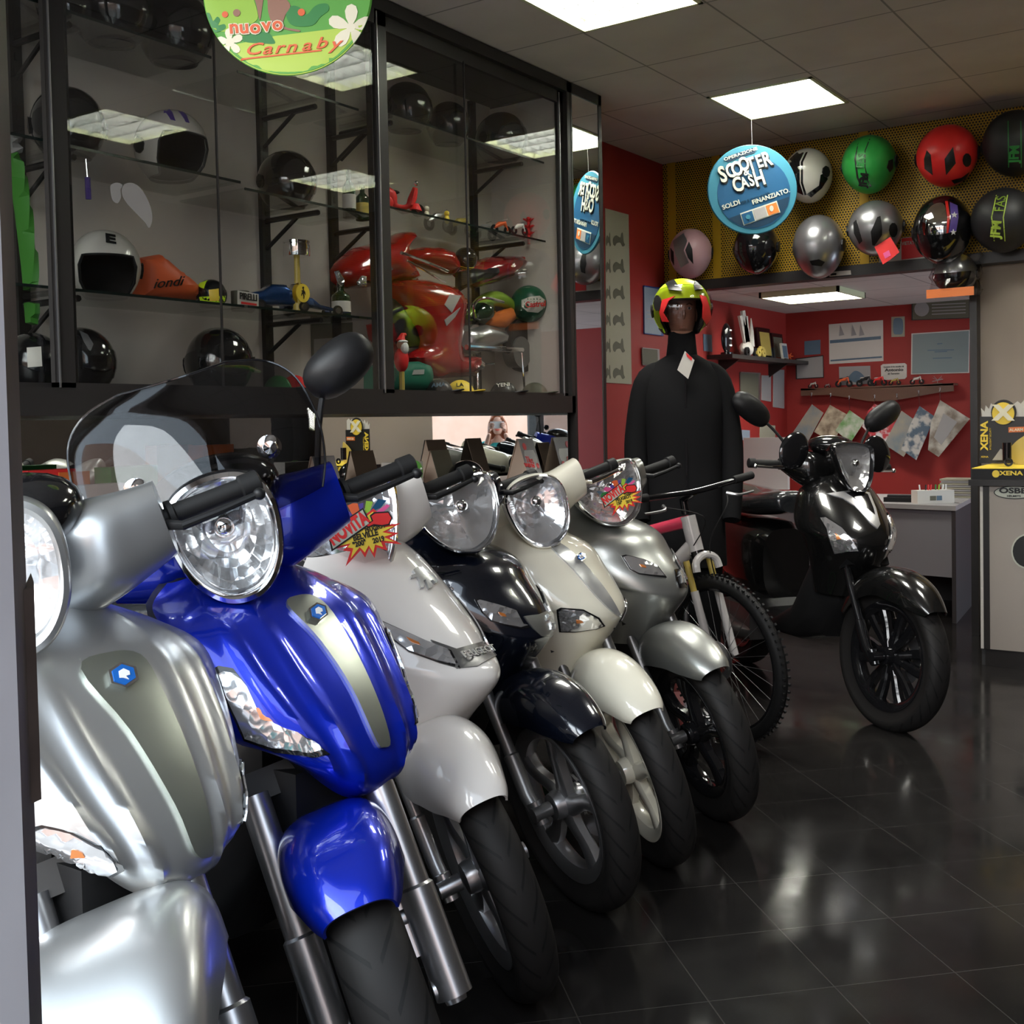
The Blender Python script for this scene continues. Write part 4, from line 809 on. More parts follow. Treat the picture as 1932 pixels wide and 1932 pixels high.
# helmet wall paper things
t,iv=loc_parent('warning_sign','red and white VIETATO sign behind the star helmet','sign',ppy(1720,470,7.03)); 
def lf(t,iv,name,P,ax,d,m_,off=0,th=.002,sm=False):
    g=flat('',P,ax,d,None,off=off,th=th,g=G(),sm=sm); g.xf(iv); return g.ob(name,m_,t,smooth=False,sharp=None)
o=lf(t,iv,'sign_card',[(1657,478),(1660,500),(1757,488),(1757,442),(1700,449),(1698,470)],'y',7.04,'paper',0,.003); lf(t,iv,'red_field',[(1701,450),(1735,446),(1745,484),(1701,490)],'y',7.04,'sign_red',.004,.002)
c=Cast([o],iv); text_on(c,'VIETATO',1717,459,7,5,'sign_white',t,.008,.8,.02)
t=HT; iv=Matrix.Translation(HT.location).inverted(); o=lf(t,iv,'tag_card',[(1650,466),(1680,447),(1694,470),(1697,476),(1680,490),(1666,499)],'y',6.76,'sign_red',0,.002); lf(t,iv,'tag_print',[(1666,478),(1677,472),(1681,482),(1670,488)],'y',6.76,'sign_pink',.003,.001)
t,iv=loc_parent('shelf_label','small white label on the black beam under the helmets','label',ppy(1585,516,7.0)); o=lf(t,iv,'label_card',[(1565,513),(1605,510),(1606,518),(1565,522)],'y',7.0,'paper',0,.002); lf(t,iv,'label_logo',[(1567,516),(1578,515),(1578,519),(1567,520)],'y',7.0,'sign_black',.003,.001)
# wrapped helmet under the beam
p=ppy(1803,518,6.95); t,sh,SN=helmet('grey helmet wrapped in orange and clear plastic hanging below the beam',p,(.12,.12,.12),'helmet_silver',pitch=20)
g=G(); rs=[]
for j in range(9):
    z=.13-.26*j/8; k=.135+.012*math.sin(j*2.1); rs.append([Vector(((k+.010*math.sin(i*5+j))*math.cos(i*PI/12),(k+.010*math.cos(i*7+j))*math.sin(i*PI/12)*.95,z)) for i in range(24)])
g.rings(rs,True,False); g.ob('plastic_wrap','clear_plastic',t); 
g=G(); g.box((0,-.135,-.115),(.26,.006,.05)); g.ob('orange_wrap_edge','orange',t,smooth=False)
# ---- mannequin ----
mp=pdist(1288,760,5.2); mx,my=mp.x,mp.y; t=thing('mannequin','shop mannequin in a black jacket wearing the neon yellow helmet','mannequin',(mx,my,0)); FA=math.atan2(-my,-mx)+PI/2+R_(6)  # faces the door
t.matrix_basis=Matrix.Translation((mx,my,0))@Matrix.Rotation(FA,4,'Z')@Matrix.Diagonal((.88,.95,1.035,1))
g=G(); rs=[]
for z,a,b,yo in ((.62,.215,.15,0),(.78,.21,.145,0),(.95,.20,.135,0),(1.1,.195,.13,0),(1.25,.205,.135,-.01),(1.38,.215,.13,0),(1.46,.20,.11,.005),(1.51,.15,.09,.01),(1.545,.08,.075,.01),(1.60,.072,.072,.0),(1.645,.068,.07,0),(1.645,.060,.062,0)):
    rs.append([Vector((x,y+yo,z)) for x,y in superring(0,0,a,b,2.3,36)])
g.rings(rs)
o=g.ob('jacket','fabric_black',t)
for sx in (-1,1):
    g=G(); g.tube([(sx*.10,0,1.475),(sx*.185,-.0,1.415),(sx*.235,0,1.2),(sx*.245,-.02,1.05),(sx*.235,-.06,.88),(sx*.23,-.08,.82)],[.05,.068,.066,.06,.052,.045],18,smoothn=24); g.ob('jacket_sleeve','fabric_black',t)
    g=G(); g.tube([(sx*.085,0,.95),(sx*.10,0,.75),(sx*.10,.0,.45),(sx*.10,.01,.12)],[.10,.10,.085,.075],16,smoothn=16); g.ob('trouser_leg','fabric_black',t)
g=G(); g.bb((-.004,-.138,.8),(.004,-.13,1.5)); g.ob('jacket_zip','black_gloss',t,smooth=False)
g=G(); rs=[]   # head and neck in one
for z,a,b,yo in ((1.56,.05,.05,0),(1.60,.05,.052,0),(1.63,.052,.06,-.005),(1.655,.058,.078,-.018),(1.68,.068,.088,-.014),(1.72,.073,.092,-.005),(1.76,.076,.094,0),(1.80,.074,.09,.004),(1.84,.055,.065,.008),(1.855,.02,.025,.01)):
    rs.append([Vector((x,y+yo,z)) for x,y in superring(0,0,a,b,2.1,32)])
g.rings(rs); g.sphere((0,-.098,1.715),(.011,.018,.022),10,8); g.sphere((0,-.092,1.675),(.022,.008,.006),10,6); g.sphere((0,-.092,1.668),(.018,.008,.006),10,6)
for sx in (-1,1): g.sphere((sx*.075,0,1.72),(.008,.018,.03),8,8)
g.ob('head','skin_tan',t)
for sx in (-1,1):
    g=G(); g.sphere((sx*.03,-.086,1.742),(.013,.008,.007),10,8); g.ob('eye','white',t); g=G(); g.sphere((sx*.03,-.093,1.742),(.006,.004,.006),8,6); g.ob('pupil','matt_black',t); g=G(); g.tube([(sx*.015,-.090,1.757),(sx*.032,-.090,1.763),(sx*.047,-.078,1.757)],.003,6); g.ob('eyebrow','wood',t)
g=G(); g.tube([(0,0,.02),(0,0,.8)],.02,12); g.lathe([(0,.0),(.19,.0),(.19,.012),(.02,.03),(0,.03)],36); g.ob('stand','alu',t)
W4=t.matrix_basis.copy()
g=G(); g.prism([(-.002,-.150,1.555),(.045,-.150,1.515),(.012,-.152,1.435),(-.042,-.152,1.475)],(0,-.0015,0)); tagc=g.ob('price_tag','paper',t,smooth=False)
g=G(); g.prism([(.002,-.1535,1.549),(.008,-.1535,1.53),(.030,-.1535,1.512),(.034,-.1535,1.525)],(0,-.001,0)); g.ob('tag_mark','sign_red',tagc,smooth=False)
hp=W4@Vector((0,-.01,1.745))
t,sh,SN=helmet('neon yellow, black and red open helmet worn by the mannequin',hp,(.132,.15,.138),'neon',yaw=math.degrees(FA),pitch=0,open_=True,visor='visor')
c=Cast([o_ for o_ in t.children if o_.name.startswith(('helmet_shell','visor'))],Matrix.Translation(t.location).inverted())
c.patch('black_panel',[(1252,534),(1272,528),(1287,549),(1262,547),(1260,541)],'matt_black',t,.003,8); c.patch('black_panel',[(1306,526),(1316,532),(1326,546),(1311,548)],'matt_black',t,.003,8)
c.patch('side_plate',rng(1241,572,7,15),'matt_black',t,.004,8); c.patch('red_panel',[(1250,566),(1274,559),(1262,568),(1252,590),(1262,607),(1250,606),(1245,590)],'sign_red',t,.004,8); c.patch('red_panel',[(1320,557),(1331,560),(1338,580),(1341,600),(1332,612),(1325,600),(1326,575)],'sign_red',t,.004,8)
c.patch('lower_band',[(1241,618),(1250,620),(1254,630),(1245,628)],'matt_black',t,.004,8)
# ---- posters on the red side wall ----
def poster(name,label,cat,P,ax,d,m_,frame_=None,off=.0,th=.004,fw=2.2,group=None):
    cx=sum(p[0] for p in P)/len(P); cy=sum(p[1] for p in P)/len(P); at=onp(cx,cy,'xyz'.index(ax),d); t,iv=loc_parent(name,label,cat,at,group)
    if frame_: lf(t,iv,'frame',[(cx+(x-cx)*(1+fw/max(8,abs(x-cx))),cy+(y-cy)*(1+fw/max(8,abs(y-cy)))) for x,y in P],ax,d,frame_,off,th+.008); o=lf(t,iv,'print',P,ax,d,m_,off+th+.008,.002)
    else: o=lf(t,iv,'sheet',P,ax,d,m_,off,th)
    return t,iv,o
mat('poster_cream',(.36,.34,.25),.6); mat('drab',(.12,.115,.08),.6); mat('poster_blue',(.25,.30,.36),.5); mat('blue_frame',(.02,.06,.25),.4)
t,iv,o=poster('scooter_poster','tall cream poster of small scooter drawings on the red wall beside the mirror','poster',[(1141,393),(1185,405),(1191,725),(1143,722)],'x',-3.57,'poster_cream')
for k in range(6):
    y0=452+k*50; 
    for x0,w_ in ((1168,22),(1148,9)):
        lf(t,iv,'scooter_drawing',[(x0-w_*.5,y0-2),(x0-w_*.25,y0-8),(x0+w_*.1,y0-4),(x0+w_*.2,y0-12),(x0+w_*.32,y0-12),(x0+w_*.4,y0+4),(x0+w_*.5,y0+10),(x0+w_*.3,y0+13),(x0+w_*.1,y0+6),(x0-w_*.2,y0+7),(x0-w_*.35,y0+12),(x0-w_*.5,y0+8)],'x',-3.57,'drab',.005,.0005,True)
t,iv,o=poster('framed_certificate','white certificate in a blue frame on the red wall behind the mannequin','picture frame',[(1215,541),(1246,546),(1247,632),(1216,628)],'x',-3.57,'poster_blue','blue_frame')
for y in (585,592,600): lf(t,iv,'printed_line',[(1220,y),(1236,y+1),(1236,y+3),(1220,y+2)],'x',-3.57,'paper_grey',.015,.0005)
t,iv,o=poster('small_plaque','small dark framed plaque low on the red wall left of the mannequin','plaque',[(1211,657),(1240,660),(1241,690),(1212,688)],'x',-3.57,'drab','alu',fw=1.2)
t,iv,o=poster('wall_leaflet','teal leaflet on the red wall just right of the mannequin helmet','leaflet',[(1326,630),(1342,632),(1343,664),(1327,662)],'x',-3.57,'steel_blue')
# ================= BACK ROOM AND COUNTER =================
BW=9.3
t,iv,o=poster('paper_notice','beige printed sheet with sailing boats on the red back wall','poster',[(1564,612),(1666,604),(1667,681),(1565,687)],'y',BW,'paper')
for a in ((1566,642,1662,634,6),(1567,679,1664,672,3)): lf(t,iv,'dark_band',[(a[0],a[1]),(a[2],a[3]),(a[2],a[3]+a[4]),(a[0],a[1]+a[4])],'y',BW,'steel_blue',.006,.001)
for x in (1583,1606,1621): lf(t,iv,'sail_drawing',[(x,634),(x+2,612),(x+10,632)],'y',BW,'paper_grey',.006,.001)
t,iv,o=poster('holy_picture','small upright picture card between the sailing sheet and the framed plaque','picture',[(1682,598),(1707,597),(1707,635),(1682,636)],'y',BW,'poster_cream'); lf(t,iv,'picture_print',[(1686,604),(1694,600),(1703,604),(1703,628),(1694,631),(1686,628)],'y',BW,'steel_blue',.006,.001,True)
t,iv,o=poster('wall_plaque','dark plaque with a pale round emblem high on the red back wall','plaque',[(1722,566),(1828,562),(1828,599),(1722,603)],'y',BW,'drab','frame_black',fw=1.5); lf(t,iv,'round_emblem',rng(1739,583,14,14,16),'y',BW,'paper_grey',.016,.001)
for k in range(4): lf(t,iv,'plaque_text',[(1758,574+k*6),(1822,571+k*6),(1822,573+k*6),(1758,576+k*6)],'y',BW,'paper_grey',.016,.0005)
mat('certificate',(.20,.25,.25),.5)
t,iv,o=poster('wall_certificate','large pale blue certificate on the red back wall above the wooden shelf','certificate',[(1722,631),(1828,624),(1827,702),(1721,705)],'y',BW,'certificate','paper',fw=1.6)
for x,y,w_ in ((1773,648,10),(1775,660,50),(1775,663,24),(1778,675,36)): lf(t,iv,'printed_line',[(x-w_/2,y),(x+w_/2,y-1),(x+w_/2,y+1),(x-w_/2,y+2)],'y',BW,'steel_blue',.016,.0005)
t,iv,o=poster('name_plate','rounded white plate lettered Antonio above the wooden shelf','plate',[(1662,690),(1666,687),(1707,685),(1711,688),(1711,711),(1707,715),(1667,717),(1663,713)],'y',BW,'paper')
c=Cast([o],iv); text_on(c,'Questo è lo studio di',1686,692,3.0,2,'sign_black',t,.002,1.1,.02); text_on(c,'Antonio',1687,698,6,2,'sign_black',t,.002,1.3,.03); text_on(c,'di Taranto',1686,705,3.5,2,'sign_black',t,.002,1.1,.02)
t,iv,o=poster('paper_drawing','pale sketched sheet behind the model motorbikes','drawing',[(1583,692),(1642,690),(1643,724),(1584,727)],'y',BW,'paper_grey'); lf(t,iv,'sketch',[(1600,715),(1612,700),(1625,704),(1632,716),(1618,722)],'y',BW,'steel_blue',.006,.001,True)
# wooden shelf
sh_at=ppy(1656,735,BW); t,iv=loc_parent('wooden_shelf','brown wooden shelf with a wavy front board and small hooks','shelf',sh_at)
g=flat('',[(1512,733),(1560,734),(1656,731),(1800,723),(1800,738),(1770,741),(1720,750),(1680,757),(1640,757),(1600,750),(1560,745),(1512,747)],'y',BW-.12,None,th=.015,g=G()); g.xf(iv); g.ob('front_board','wood',t,smooth=False)
a=ppy(1512,733,BW-.12); b=ppy(1800,723,BW-.12); SZ=(a.z+b.z)/2; g=G().bb((a.x,BW-.135,SZ-.016),(b.x,BW,SZ)); g.xf(iv); g.ob('shelf_top','wood',t,smooth=False)
hooks=[(1531,742),(1567,743),(1602,748),(1650,746),(1692,744),(1733,738),(1773,732)]
for x,y in hooks:
    p=ppy(x,y,BW-.137); g=G().sphere(p,.007,8,6); g.tube([p,p+Vector((0,.0,-.02)),p+Vector((0,-.012,-.026))],.003,6); g.xf(iv); g.ob('hook','alu',t)
def moto(label,cx,col1,col2,L=.10,group='model bikes on the wooden shelf',kind='m'):
    p=ppy(cx,728,BW-.07); t,iv=loc_parent('model_motorbike' if kind!='d' else 'wire_dragonfly',label,'model',Vector((p.x,BW-.07,SZ)),group); k=L/.10
    g=G()
    if kind=='d':
        g.tube([(-.04,0,.02),(.04,0,.035)],.003,6); 
        for s_ in (-1,1): g.tube([(0,0,.03),(.03*s_,.01,.06)],.0015,5); g.tube([(0,0,.03),(.035*s_,-.01,.045)],.0015,5)
        g.tube([(0,0,0),(0,0,.03)],.002,6); g.ob('dragonfly_body',col1,t); G().bb((-.03,-.015,0),(.03,.015,.006)).ob('base',col2,t,smooth=False); return t
    for s_ in (-1,1): 
        w=G().lathe([(.010*k,-.004*k),(.018*k,-.004*k),(.021*k,0),(.018*k,.004*k),(.010*k,.004*k)],18,Matrix.Translation((s_*.035*k,0,.021*k))@Matrix.Rotation(PI/2,4,'X')); w.ob('wheel','rubber',t)
    g.tube([(-.035*k,0,.024*k),(-.02*k,0,.045*k),(.01*k,0,.05*k),(.025*k,0,.06*k),(.036*k,0,.022*k)],[.005*k,.009*k,.011*k,.006*k,.004*k],8); g.ob('bike_body',col1,t)
    g=G(); g.tube([(.025*k,-.015*k,.066*k),(.025*k,.015*k,.066*k)],.002*k,6); g.sphere((-.012*k,0,.053*k),(.02*k,.008*k,.006*k),10,6); g.ob('seat_and_bars',col2,t); return t
moto('small white model moped at the left end of the wooden shelf',1534,'paper','alu',.08); moto('tiny pale model beside the left white moped',1561,'paper_grey','alu',.05)
moto('red and orange model racing motorbike on the wooden shelf',1592,'sign_orange','sign_black',.13); moto('black model racing motorbike in the middle of the wooden shelf',1632,'sign_black','paper',.13); moto('dark red model motorbike right of the black racing one',1658,'sign_red','paper',.12)
moto('gold model moped below the Antonio plate',1688,'gold','paper',.09); moto('white model moped below the certificate',1730,'paper','alu',.10); moto('wire dragonfly ornament at the right end of the shelf',1769,'paper_grey','wood',.1,kind='d')
# hanging magazines
noisecol('print_brown',(.50,.42,.30),(.16,.12,.08),14,.5); noisecol('print_green',(.10,.28,.06),(.55,.55,.48),12,.5); noisecol('print_photo',(.48,.46,.42),(.08,.12,.16),16,.5,p0=.42,p1=.55); noisecol('print_mixed',(.60,.60,.60),(.45,.04,.05),12,.5,p0=.45,p1=.55); noisecol('print_bw',(.50,.47,.40),(.20,.16,.12),9,.5,p0=.4,p1=.6); noisecol('print_sand',(.35,.30,.22),(.18,.22,.24),7,.5)
HG='leaflets hanging from the shelf hooks'
for lab,P,m_,hk,of in (('sandy photo leaflet hanging at the left end of the hooks',[(1532,763),(1554,779),(1520,842),(1492,822)],'print_sand',0,0),
    ('brown landscape leaflet hanging second from the left',[(1566,764),(1600,783),(1572,835),(1536,815)],'print_brown',1,.004),
    ('green leaflet hanging third from the left',[(1603,774),(1632,794),(1605,835),(1576,812)],'print_green',2,.008),
    ('red, white and blue leaflets hanging behind the black mirror',[(1650,762),(1665,768),(1690,800),(1672,850),(1660,862),(1640,820),(1627,805),(1638,775)],'print_mixed',3,.012),
    ('grey leaflet with a white corner hanging right of the black mirror',[(1701,775),(1740,802),(1705,862),(1668,838)],'print_sand',4,.016),
    ('green and white football leaflet, second from the right',[(1735,766),(1764,786),(1729,868),(1700,848),(1718,800)],'print_photo',5,.020),
    ('large pale sepia calendar hanging at the right end',[(1774,755),(1830,790),(1771,862),(1751,849),(1756,800)],'print_bw',6,.024)):
    x,y=hooks[hk]; P=[P[0]]+P[1:]; t,iv,o=poster('hanging_leaflet',lab,'leaflet',P,'y',BW-.15,m_,group=HG,off=of,th=.003)
    q=iv@ppy(x,y+1,BW-.15); q2=iv@ppy(P[0][0],P[0][1]+1,BW-.15-of); G().tube([q,q2],.0012,5).ob('string','sign_black',t)
lf(t,iv,'inner_picture',[(1780,780),(1806,796),(1776,840),(1762,825)],'y',BW-.15,'paper_grey',.029,.001)
# trophy shelf on the left wall
LW=-3.57; a=ppx(1372,668,LW+.16); b=ppx(1478,672,LW+.16)
t,iv=loc_parent('trophy_shelf','black wall shelf full of trophies in the corner of the red room','shelf',(LW+.08,(a.y+9.28)/2,a.z)); TZ=a.z
g=G().bb((LW,a.y,TZ-.03),(LW+.2,9.28,TZ)); g.xf(iv); g.ob('shelf_board','frame_black',t,smooth=False); g=G()
for yy in (a.y+.2,8.9): g.prism([(LW,yy,TZ-.03),(LW+.17,yy,TZ-.03),(LW,yy,TZ-.14)],(0,.015,0))
g.xf(iv); g.ob('shelf_bracket','frame_black',t,smooth=False)
def onshelf(x,off=.1): p=ppx(x,660,LW+off); return Vector((LW+off,p.y,TZ))
p=onshelf(1371,.13); t,iv=loc_parent('trophy','black oval trophy with small white marks at the left end of the trophy shelf','trophy',p); g=G().sphere((0,0,.12),(.03,.07,.11),16,12); g.lathe([(0,0),(.045,0),(.045,.015),(.01,.025),(0,.025)],16); g.ob('trophy_body','black_gloss',t)
for z in (.06,.11,.17): G().bb((.028,-.02,z),(.034,.02,z+.012)).ob('white_mark','white',t,smooth=False)
p=onshelf(1408,.1); t,iv=loc_parent('winged_statue','stone coloured winged trophy, the tallest thing on the trophy shelf','trophy',p)
g=G(); 
for s_,hh in ((-1,.30),(-.6,.34),(-.2,.30)): g.prism([(0,s_*.0-.05,.08),(0,s_*.13-.03,hh),(0,s_*.13+.02,hh+.01),(0,.03,.12)],(.02,0,0))
g.tube([(.01,.07,.08),(.01,.08,.2),(.01,.075,.30)],[.03,.018,.004],8); g.ob('wings','paper',t,smooth=False); G().sphere((0,0,.06),(.05,.09,.06),14,10).ob('statue_body','paper',t)
for dx in (-.05,.05): G().lathe([(.015,-.01),(.035,-.01),(.035,.01),(.015,.01)],16,Matrix.Translation((.04,dx*1.6,.035))@Matrix.Rotation(PI/2,4,'Y')).ob('wheel','rubber',t)
def plaq(label,x,w_,h_,m1,m2,off=.06,name='award_frame',lean=.12):
    p=onshelf(x,off); t,iv=loc_parent(name,label,'award',p); g=G().box((0,0,h_/2+.004),(.015,w_,h_)); R3=Matrix.Rotation(-lean,4,'Y'); g.xf(R3); g.ob('frame',m1,t,smooth=False); g=G().box((.009,0,h_/2),(.004,w_*.75,h_*.75)); g.xf(R3); g.ob('plate',m2,t,smooth=False)
    G().box((-.02,0,.006),(.07,w_*.5,.012)).ob('stand','frame_black',t,smooth=False); return t
plaq('gold award plaque in a black frame on the trophy shelf',1446,.26,.25,'black_gloss','gold'); plaq('dark bronze award plaque right of the gold one',1470,.24,.22,'black_gloss','drab'); plaq('small glass award with white pillars on the trophy shelf',1481,.12,.13,'paper','steel_blue',.14)
p=onshelf(1436,.15); t,iv=loc_parent('gold_ornament','gold motorbike ornament in front of the gold plaque','ornament',p); g=G()
for q in (-.05,.05): g.lathe([(.01,-.008),(.035,-.008),(.035,.008),(.01,.008)],16,Matrix.Translation((0,q,.036))@Matrix.Rotation(PI/2,4,'Y'))
g.tube([(0,-.05,.04),(0,-.02,.075),(0,.03,.07),(0,.05,.04)],.014,8); g.ob('ornament_body','gold',t)
p=ppy(1500,662,9.12); t,iv=loc_parent('flower_ornament','white and red paper flower at the right end of the trophy shelf','ornament',(p.x-.1,9.1,TZ)); g=G()
for k in range(7): g.sphere((.03*math.cos(k*.9),0,.06+.03*math.sin(k*.9)),(.018,.018,.014),8,6)
g.ob('white_petals','white',t); g=G()
for k in range(7): g.tube([(.06,-.02,.035),(.06+.045*math.cos(k*.9),-.03,.035+.035*math.sin(k*.9))],[.012,.002],6)
g.ob('red_petals','sign_orange',t)
for lab,P,ax,d,m_,fr_ in (('dark framed picture in the corner below the trophy shelf',[(1503,678),(1552,672),(1553,711),(1504,714)],'y',BW,'paper_grey','frame_black'),('teal box picture above the dark framed picture in the corner',[(1518,644),(1548,641),(1548,668),(1518,670)],'y',BW,'steel_blue',None),
    ('narrow photo in a light frame on the left red wall under the shelf',[(1397,703),(1431,705),(1431,782),(1397,778)],'x',LW,'drab','alu'),('dim photo collage between the framed photo and the blank card',[(1436,708),(1454,709),(1454,758),(1436,755)],'x',LW,'paper_grey',None),('blank lilac grey card on the left red wall under the shelf',[(1458,697),(1479,698),(1479,771),(1458,768)],'x',LW,'paper_grey',None),
    ('small postcard low on the left red wall',[(1399,811),(1414,812),(1414,832),(1399,830)],'x',LW,'poster_blue',None),('narrow picture strip low on the left red wall',[(1433,800),(1462,803),(1462,828),(1433,828)],'x',LW,'poster_cream',None)):
    poster('wall_picture',lab,'picture',P,ax,d,m_,fr_,fw=1.5)
# desk
DZ=.735; A_=ppz(1390,948,DZ); B_=ppz(1803,955,DZ); C_=ppz(1843,934,DZ); 
t,iv=loc_parent('office_desk','grey office desk with dark side panel in the red back room','desk',(B_.x,B_.y,0)); A2=Vector((-3.45,7.75,DZ)); 
g=G().prism([A2,B_,C_,(C_.x,8.4,DZ),(-3.45,8.4,DZ)],(0,0,-.03)); g.xf(iv); g.ob('desktop','paper_grey',t,smooth=False)
mat('desk_panel',(.20,.19,.20),.6); mat('desk_dark',(.045,.045,.045),.6)
dv=(A2-B_).normalized(); nrm=Vector((-dv.y,dv.x,0)); nrm=nrm if nrm.y>0 else -nrm
g=G(); q=B_+nrm*.04+dv*.03; q2=q+dv*1.6; g.prism([(q.x,q.y,.28),(q2.x,q2.y,.28),(q2.x+nrm.x*.02,q2.y+nrm.y*.02,.28),(q.x+nrm.x*.02,q.y+nrm.y*.02,.28)],(0,0,.42)); g.xf(iv); g.ob('front_panel','desk_panel',t,smooth=False)
g=G(); cv=(C_-B_); g.prism([(B_.x,B_.y+.0,0),(C_.x,C_.y,0),(C_.x,C_.y+.03,0),(B_.x-.03,B_.y+.02,0)],(0,0,DZ-.03)); g.xf(iv); g.ob('side_panel','desk_dark',t,smooth=False)
g=G().bb((-3.4,8.3,0),(C_.x,8.33,DZ-.03)); g.xf(iv); g.ob('back_panel','desk_dark',t,smooth=False)
def ondesk(x,y): p=ppz(x,y,DZ); return p
# pen box
p=ondesk(1766,950); t,iv=loc_parent('pen_box','white card box of pens standing on the desk','box',p); wv=(ondesk(1801,948)-ondesk(1732,950)); W_=wv.length; ang=math.atan2(wv.y,wv.x); t.rotation_euler=(0,0,ang)
G().bb((-W_/2,0,0),(W_/2,.09,.085)).ob('box_body','paper',t,smooth=False); G().bb((-.04,-.002,.02),(.0,0,.05)).ob('printed_photo','drab',t,smooth=False); G().bb((.005,-.002,.02),(.04,0,.05)).ob('printed_photo','steel_blue',t,smooth=False)
for x,c_,dx in ((-.08,'white',-.01),(-.05,'sign_black',.005),(-.03,'sign_red',.0),(-.02,'sign_red',.01),(.02,'sign_dkgreen',.0),(.035,'sign_green',.01),(.06,'white',.012),(.09,'white',.0)):
    p_=thing('pen',None,None); p_.parent=t; G().tube([(x,.045,.03),(x+dx,.045,.12)],.005,8).ob('pen_barrel',c_,p_)
    bpy.data.objects.remove(p_) if 0 else None
p=ondesk(1700,948); t,iv=loc_parent('desk_telephone','flat black telephone lying on the desk left of the pen box','telephone',p+Vector((0,.08,0))); G().bb((-.12,-.06,0),(.12,.06,.03)).ob('telephone_body','black_plastic',t,smooth=False); G().tube([(-.11,0,.035),(.11,0,.035)],.012,8).ob('handset','black_plastic',t)
p=ondesk(1790,941); t,iv=loc_parent('paper_stack','pile of papers on the desk behind the pen box','papers',p+Vector((.06,.2,0)))
for k in range(9): G().box((random.uniform(-.01,.01),0,.007+k*.0145),(.27,.2,.012)).ob('paper_bundle','paper_grey' if k%2 else 'poster_cream',t,smooth=False)
p=ppy(1446,880,7.95); t,iv=loc_parent('computer_monitor','back of a white computer monitor on the desk','monitor',(p.x,7.95,DZ)); a=ppy(1403,829,7.95);b=ppy(1487,935,7.95); w_=(b.x-a.x); 
g=G().box((0,0,.24),(w_,.04,.38)); g.ob('monitor_back','paper_grey',t,smooth=False); mat('monitor_white',(.42,.41,.40),.4); t.children[0].data.materials[0]=M['monitor_white']; G().box((0,.01,.03),(.06,.03,.1)).ob('monitor_neck','monitor_white',t,smooth=False); G().box((0,.0,.006),(.22,.16,.012)).ob('monitor_foot','monitor_white',t,smooth=False)
# display counter on the right
CY=6.2; cx0=ppy(1850,1100,CY).x; CZ=.965
t,iv=loc_parent('shop_counter','beige shop counter with black edges and helmet stickers','counter',(cx0,CY,0)); mat('counter_beige',(.36,.32,.28),.55)
def cc(n,a,b,m_): g=G().bb(a,b); g.xf(iv); return g.ob(n,m_,t,smooth=False)
fo=cc('front_panel',(cx0+.045,CY,.09),(.9,CY+.02,CZ-.03),'counter_beige'); cc('corner_post',(cx0+.015,CY-.004,.09),(cx0+.045,CY+.03,CZ-.03),'frame_black'); cc('white_edge',(cx0,CY-.002,.09),(cx0+.015,CY+.02,CZ-.03),'paper'); cc('kick_board',(cx0+.02,CY+.01,0),(.9,CY+.03,.09),'frame_black'); cc('counter_top',(cx0-.05,CY-.03,CZ-.03),(.93,CY+.62,CZ),'frame_black'); cc('side_panel',(cx0,CY+.02,0),(cx0+.02,CY+.6,CZ-.03),'desk_dark'); cc('back_panel',(cx0,CY+.58,0),(.93,CY+.6,CZ-.03),'desk_dark')
c=Cast([fo],iv); s0=c.patch('oval_sticker',rng(1915,929,40,12.5,28),'sign_black',t,.003,10); c.patch('sticker_white',rng(1915,929,38,11,28),'sign_white',t,.004,10); text_on(c,'OSBE',1911,926,11,-1,'sign_black',t,.005,1.5,.05); text_on(c,'HELMETS',1913,936,4,-1,'sign_black',t,.005,1.2,.04)
c.patch('round_sticker',rng(1938,1040,30,33,24),'sign_white',t,.003,10); c.patch('sticker_black',rng(1938,1040,27,30,24),'sign_black',t,.004,10)
# display stand on the counter
a=ppy(1832,905,CY-.02); t,iv=loc_parent('lock_display','black and yellow XENA disc lock display on the counter','display',(a.x+.16,CY+.15,CZ))
def lc(n,P,d,m_,th=.003,sm=False): g=flat('',P,'y',d,None,th=th,g=G(),sm=sm); g.xf(iv); return g.ob(n,m_,t,smooth=False)
g=G(); y0_,y1_=CY-.0,CY+.32; xl=a.x; g.prism([(xl,y0_,CZ),(.5,y0_,CZ),(.5,y0_,CZ+.062),(xl+.0,y0_,CZ+.055)],(0,y1_-y0_,0)); g.xf(iv); TRAY=g.ob('display_tray','black_plastic',t,smooth=False)
g=G(); g.prism([(xl,y0_-.002,CZ+.056),(.5,y0_-.002,CZ+.063),(.5,y1_,CZ+.08),(xl+.06,y1_,CZ+.075)],(0,0,.004)); g.xf(iv); g.ob('yellow_tray_top','sign_yellow',t,smooth=False)
DY=CY+.2; bo=lc('back_board',[(1849,786),(1940,786),(1940,874),(1849,874)],DY,'matt_black',.006); c=Cast([bo],iv)
lc('white_splash',[(1853,782),(1851,770),(1858,777),(1860,765),(1866,772),(1870,761),(1877,768),(1884,760),(1903,760),(1912,763),(1920,757),(1926,762),(1932,755),(1940,760),(1940,786),(1853,786)],DY+.012,'paper',.004)
text_on(c,'XENA',1858,822,13,90,'sign_yellow',t,.005,1.15,.05); text_on(c,'INTELLIGENT SECURITY',1869,828,3.2,90,'sign_yellow',t,.005,.9,0); text_on(c,'XENA',1858,862,4,0,'sign_yellow',t,.005,1.0,0)
lc('round_badge',rng(1894,778,24,24,28),DY-.008,'sign_black',.004); bdo=lc('badge_disc',rng(1893,780,21,21,28),DY-.013,'sign_yellow',.004); c2=Cast([bdo],iv); text_on(c2,'X',1893,780,30,0,'sign_cream',t,.004,1.15,.08)
text_on(c,'XENA',1908,893,0.1,0,'sign_cream',t,.002) if 0 else None
